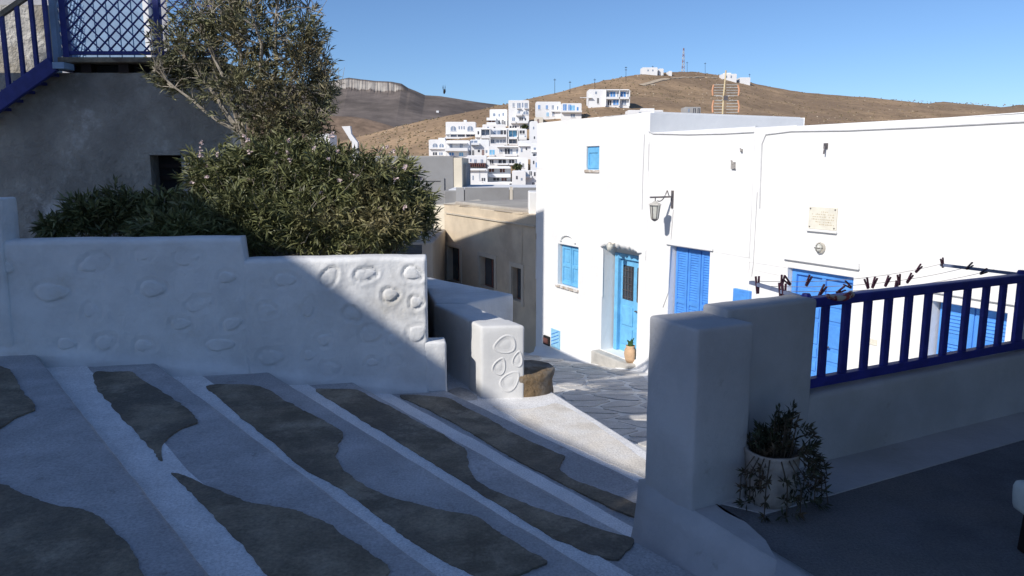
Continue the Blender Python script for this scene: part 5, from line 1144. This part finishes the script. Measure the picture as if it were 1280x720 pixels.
# pale track across the slope
def track(px, w_, label=None):
    pts = []
    for i in range(len(px) - 1):
        for j in range(6):
            t = j / 6; pts.append(hit(px[i][0] + (px[i + 1][0] - px[i][0]) * t, px[i][1] + (px[i + 1][1] - px[i][1]) * t))
    vs = []; fs = []
    for i, p in enumerate(pts):
        d = (pts[min(i + 1, len(pts) - 1)] - pts[max(i - 1, 0)]).normalized(); sd = Vector((-d.y, d.x, 0)).normalized() * w_ * (1 + .3 * noise.noise(p * .3))
        for q in (p + sd, p - sd): vs.append((q.x, q.y, terrain(q.x, q.y) + .35))
        for q in (p + sd, p - sd): vs.append((q.x, q.y, terrain(q.x, q.y) - 1))
    for i in range(len(pts) - 1):
        a, b = i * 4, i * 4 + 4; fs += [(a, a + 1, b + 1, b), (a, b, b + 2, a + 2), (a + 1, a + 3, b + 3, b + 1)]
    o = MB().add(vs, fs).build('track', mat('track_dust', (.52, .42, .30), .95, .1, .5, bump=0)); o['kind'] = 'structure'
track([(801, 107.5), (812, 104.5), (824, 101), (838, 98.5)], 1.3); track([(813, 107), (820, 106.5)], .9); track([(838, 98.5), (856, 97.5), (880, 97), (900, 98)], .5)
# utility poles and mast on the skyline
PL = ['thin utility pole on the slope above the long two-storey house', 'thin utility pole above the house with dark blue doors', 'thin utility pole just above the lone white villa', 'tall utility pole with double crossarm on the slope right above the lone villa', 'short pole in front of the low hilltop house', 'thin pole close beside the lattice radio mast', 'thin utility pole on the bare crest between radio mast and ridge house', 'short pole on the ridge beside the low white shed']
for i, (x, yt, yb) in enumerate(((693.5, 98, 116), (712.5, 101, 117), (743.5, 98, 112), (782.5, 83, 104), (816, 82, 92), (859, 77, 90), (881.5, 78, 95), (937, 92, 101))):
    c = float(np.interp(x, rx_, ry_)); p = hit(x, yb) if yb > float(np.interp(x, sx, sy)) + 1.5 else atY(x, yb, c - 6); g = Vector((p.x, p.y, terrain(p.x, p.y) - .3)); top = atY(x, yt, p.y)
    t = thing('utility_pole', g, PL[i], 'pole', 'poles along the hillside')
    MB().tube([g, top], .1, .07, 5).build('shaft', M_DWOOD, t)
    for k in ((.6,) if i != 3 else (.5, 1.5)): MB().box(top.x - .5, top.x + .5, top.y - .08, top.y + .08, top.z - k - .1, top.z - k + .1).build('crossarm', M_DWOOD, t)
p = atY(853.5, 89.5, 415); g = Vector((p.x, p.y, terrain(p.x, p.y) - .4)); top = atY(853.5, 60, 415)
t = thing('radio_mast', g, 'red and white lattice radio mast on the hilltop', 'mast')
M_MR = mat('mast_red', (.30, .16, .14), .7, .1, 1, bump=0); M_MW = mat('mast_white', (.5, .48, .46), .7, .1, 1, bump=0)
segs = 9
for i in range(segs):
    z0, z1 = g.z + (top.z - g.z) * i / segs, g.z + (top.z - g.z) * (i + 1) / segs; r0 = .75 * (1 - i / segs) + .3; r1 = .75 * (1 - (i + 1) / segs) + .3; m_ = MB()
    for k in range(3):
        e0 = Vector((math.cos(k * 2.094), math.sin(k * 2.094), 0)); e1 = Vector((math.cos((k + 1) * 2.094), math.sin((k + 1) * 2.094), 0)); c0 = Vector((g.x, g.y, z0)); c1 = Vector((g.x, g.y, z1))
        m_.tube([c0 + e0 * r0, c1 + e0 * r1], .09, sides=4); m_.tube([c0 + e0 * r0, c1 + e1 * r1], .05, sides=4); m_.tube([c1 + e0 * r1, c0 + e1 * r0], .05, sides=4)
    m_.build('mast_section', M_MR if i % 2 == 0 else M_MW, t)
# far houses and chapel specks on the mountain, a bird
from mathutils.bvhtree import BVHTree
def bvh_hit(name, x, y):
    o = bpy.data.objects[name]; bm = bmesh.new(); bm.from_mesh(o.data); bmesh.ops.translate(bm, verts=bm.verts, vec=ORG[name]); t = BVHTree.FromBMesh(bm); bm.free()
    return t.ray_cast(CAM, ray(x, y).normalized())[0]
for x, y, nm in ((414, 141, 'ridge'), (547, 140.5, 'mountain')):
    p = bvh_hit(nm, x, y)
    if p is None: continue
    k = p.y * .0016; o = MB().box(p.x - k, p.x + k, p.y - 3, p.y + 6, p.z - 4, p.z + k * 1.3).build('far_house', M_VWHITE); tag(o, 'tiny white house far off on the ' + ('brown ridge' if nm == 'ridge' else 'mountain slope'), 'house')
bp_ = atY(555, 114, 60); bd = thing('bird', bp_, 'small dark bird flying in the blue sky above the far mountain', 'bird'); s_ = 60 / F
MB().lathe(bp_ + Vector((0, 0, -.22)), [(.01, 0), (.07, .08), (.10, .2), (.07, .34), (.05, .4), (.01, .45)], 8, (.15, .3, 1)).build('body', M_DARK, bd, smooth=True)
for sgn in (-1, 1):
    m_ = MB(); r_ = bp_ + Vector((sgn * .05, .03, .02)); m_.add([r_ + Vector((0, -.05, .02)), r_ + Vector((sgn * .06, .02, .25)), r_ + Vector((sgn * .02, .14, .5)), r_ + Vector((0, .16, .1)), r_ + Vector((sgn * .02, .0, .0))], [(0, 1, 4), (1, 2, 4), (2, 3, 4), (3, 0, 4), (0, 3, 2, 1)]); m_.build('wing', M_DARK, bd)
# stones and scrub on the hillside: nobody could count them
def scrub(name, n, m, s0, s1, zr, label, cat, flat=.6):
    mb = MB(); c = 0
    while c < n:
        x = random.uniform(400, 1300); f = random.random() ** .7; Rr = float(np.interp(x, rx_, ry_)); Y = 140 + (Rr - 140) * f; X = (x - 640) / F * Y * .975; z = terrain(X, Y); c += 1
        if noise.noise(Vector((X * .03, Y * .03, 11))) < -.05 and random.random() < .7: continue
        s_ = random.uniform(s0, s1); vs = []
        for k in range(5): a = k * 1.2566 + random.uniform(-.3, .3); vs.append((X + math.cos(a) * s_, Y + math.sin(a) * s_, z - .15))
        for k in range(4): a = k * 1.57 + random.uniform(-.3, .3); vs.append((X + math.cos(a) * s_ * .65, Y + math.sin(a) * s_ * .65, z + s_ * flat * random.uniform(.5, 1)))
        vs.append((X, Y, z + s_ * flat * 1.15))
        mb.add(vs, [(0, 1, 6, 5), (1, 2, 7, 6), (2, 3, 7), (3, 4, 8, 7), (4, 0, 5, 8), (5, 6, 9), (6, 7, 9), (7, 8, 9), (8, 5, 9)])
    o = mb.build(name, m); tag(o, label, cat, kind='stuff'); return o
scrub('scrub', 5200, mat('dry_scrub', (.19, .14, .08), .95, .2, .4, (.13, .11, .06), (.45, .6), bump=0, island=.35), .18, .5, 0, 'low dry scrub dotted over the brown hillside', 'scrub')
scrub('boulders', 900, mat('pale_boulder', (.36, .29, .21), .95, .15, .4, bump=0, island=.25), .15, .55, 0, 'pale stones scattered over the brown hillside', 'stones', .5)
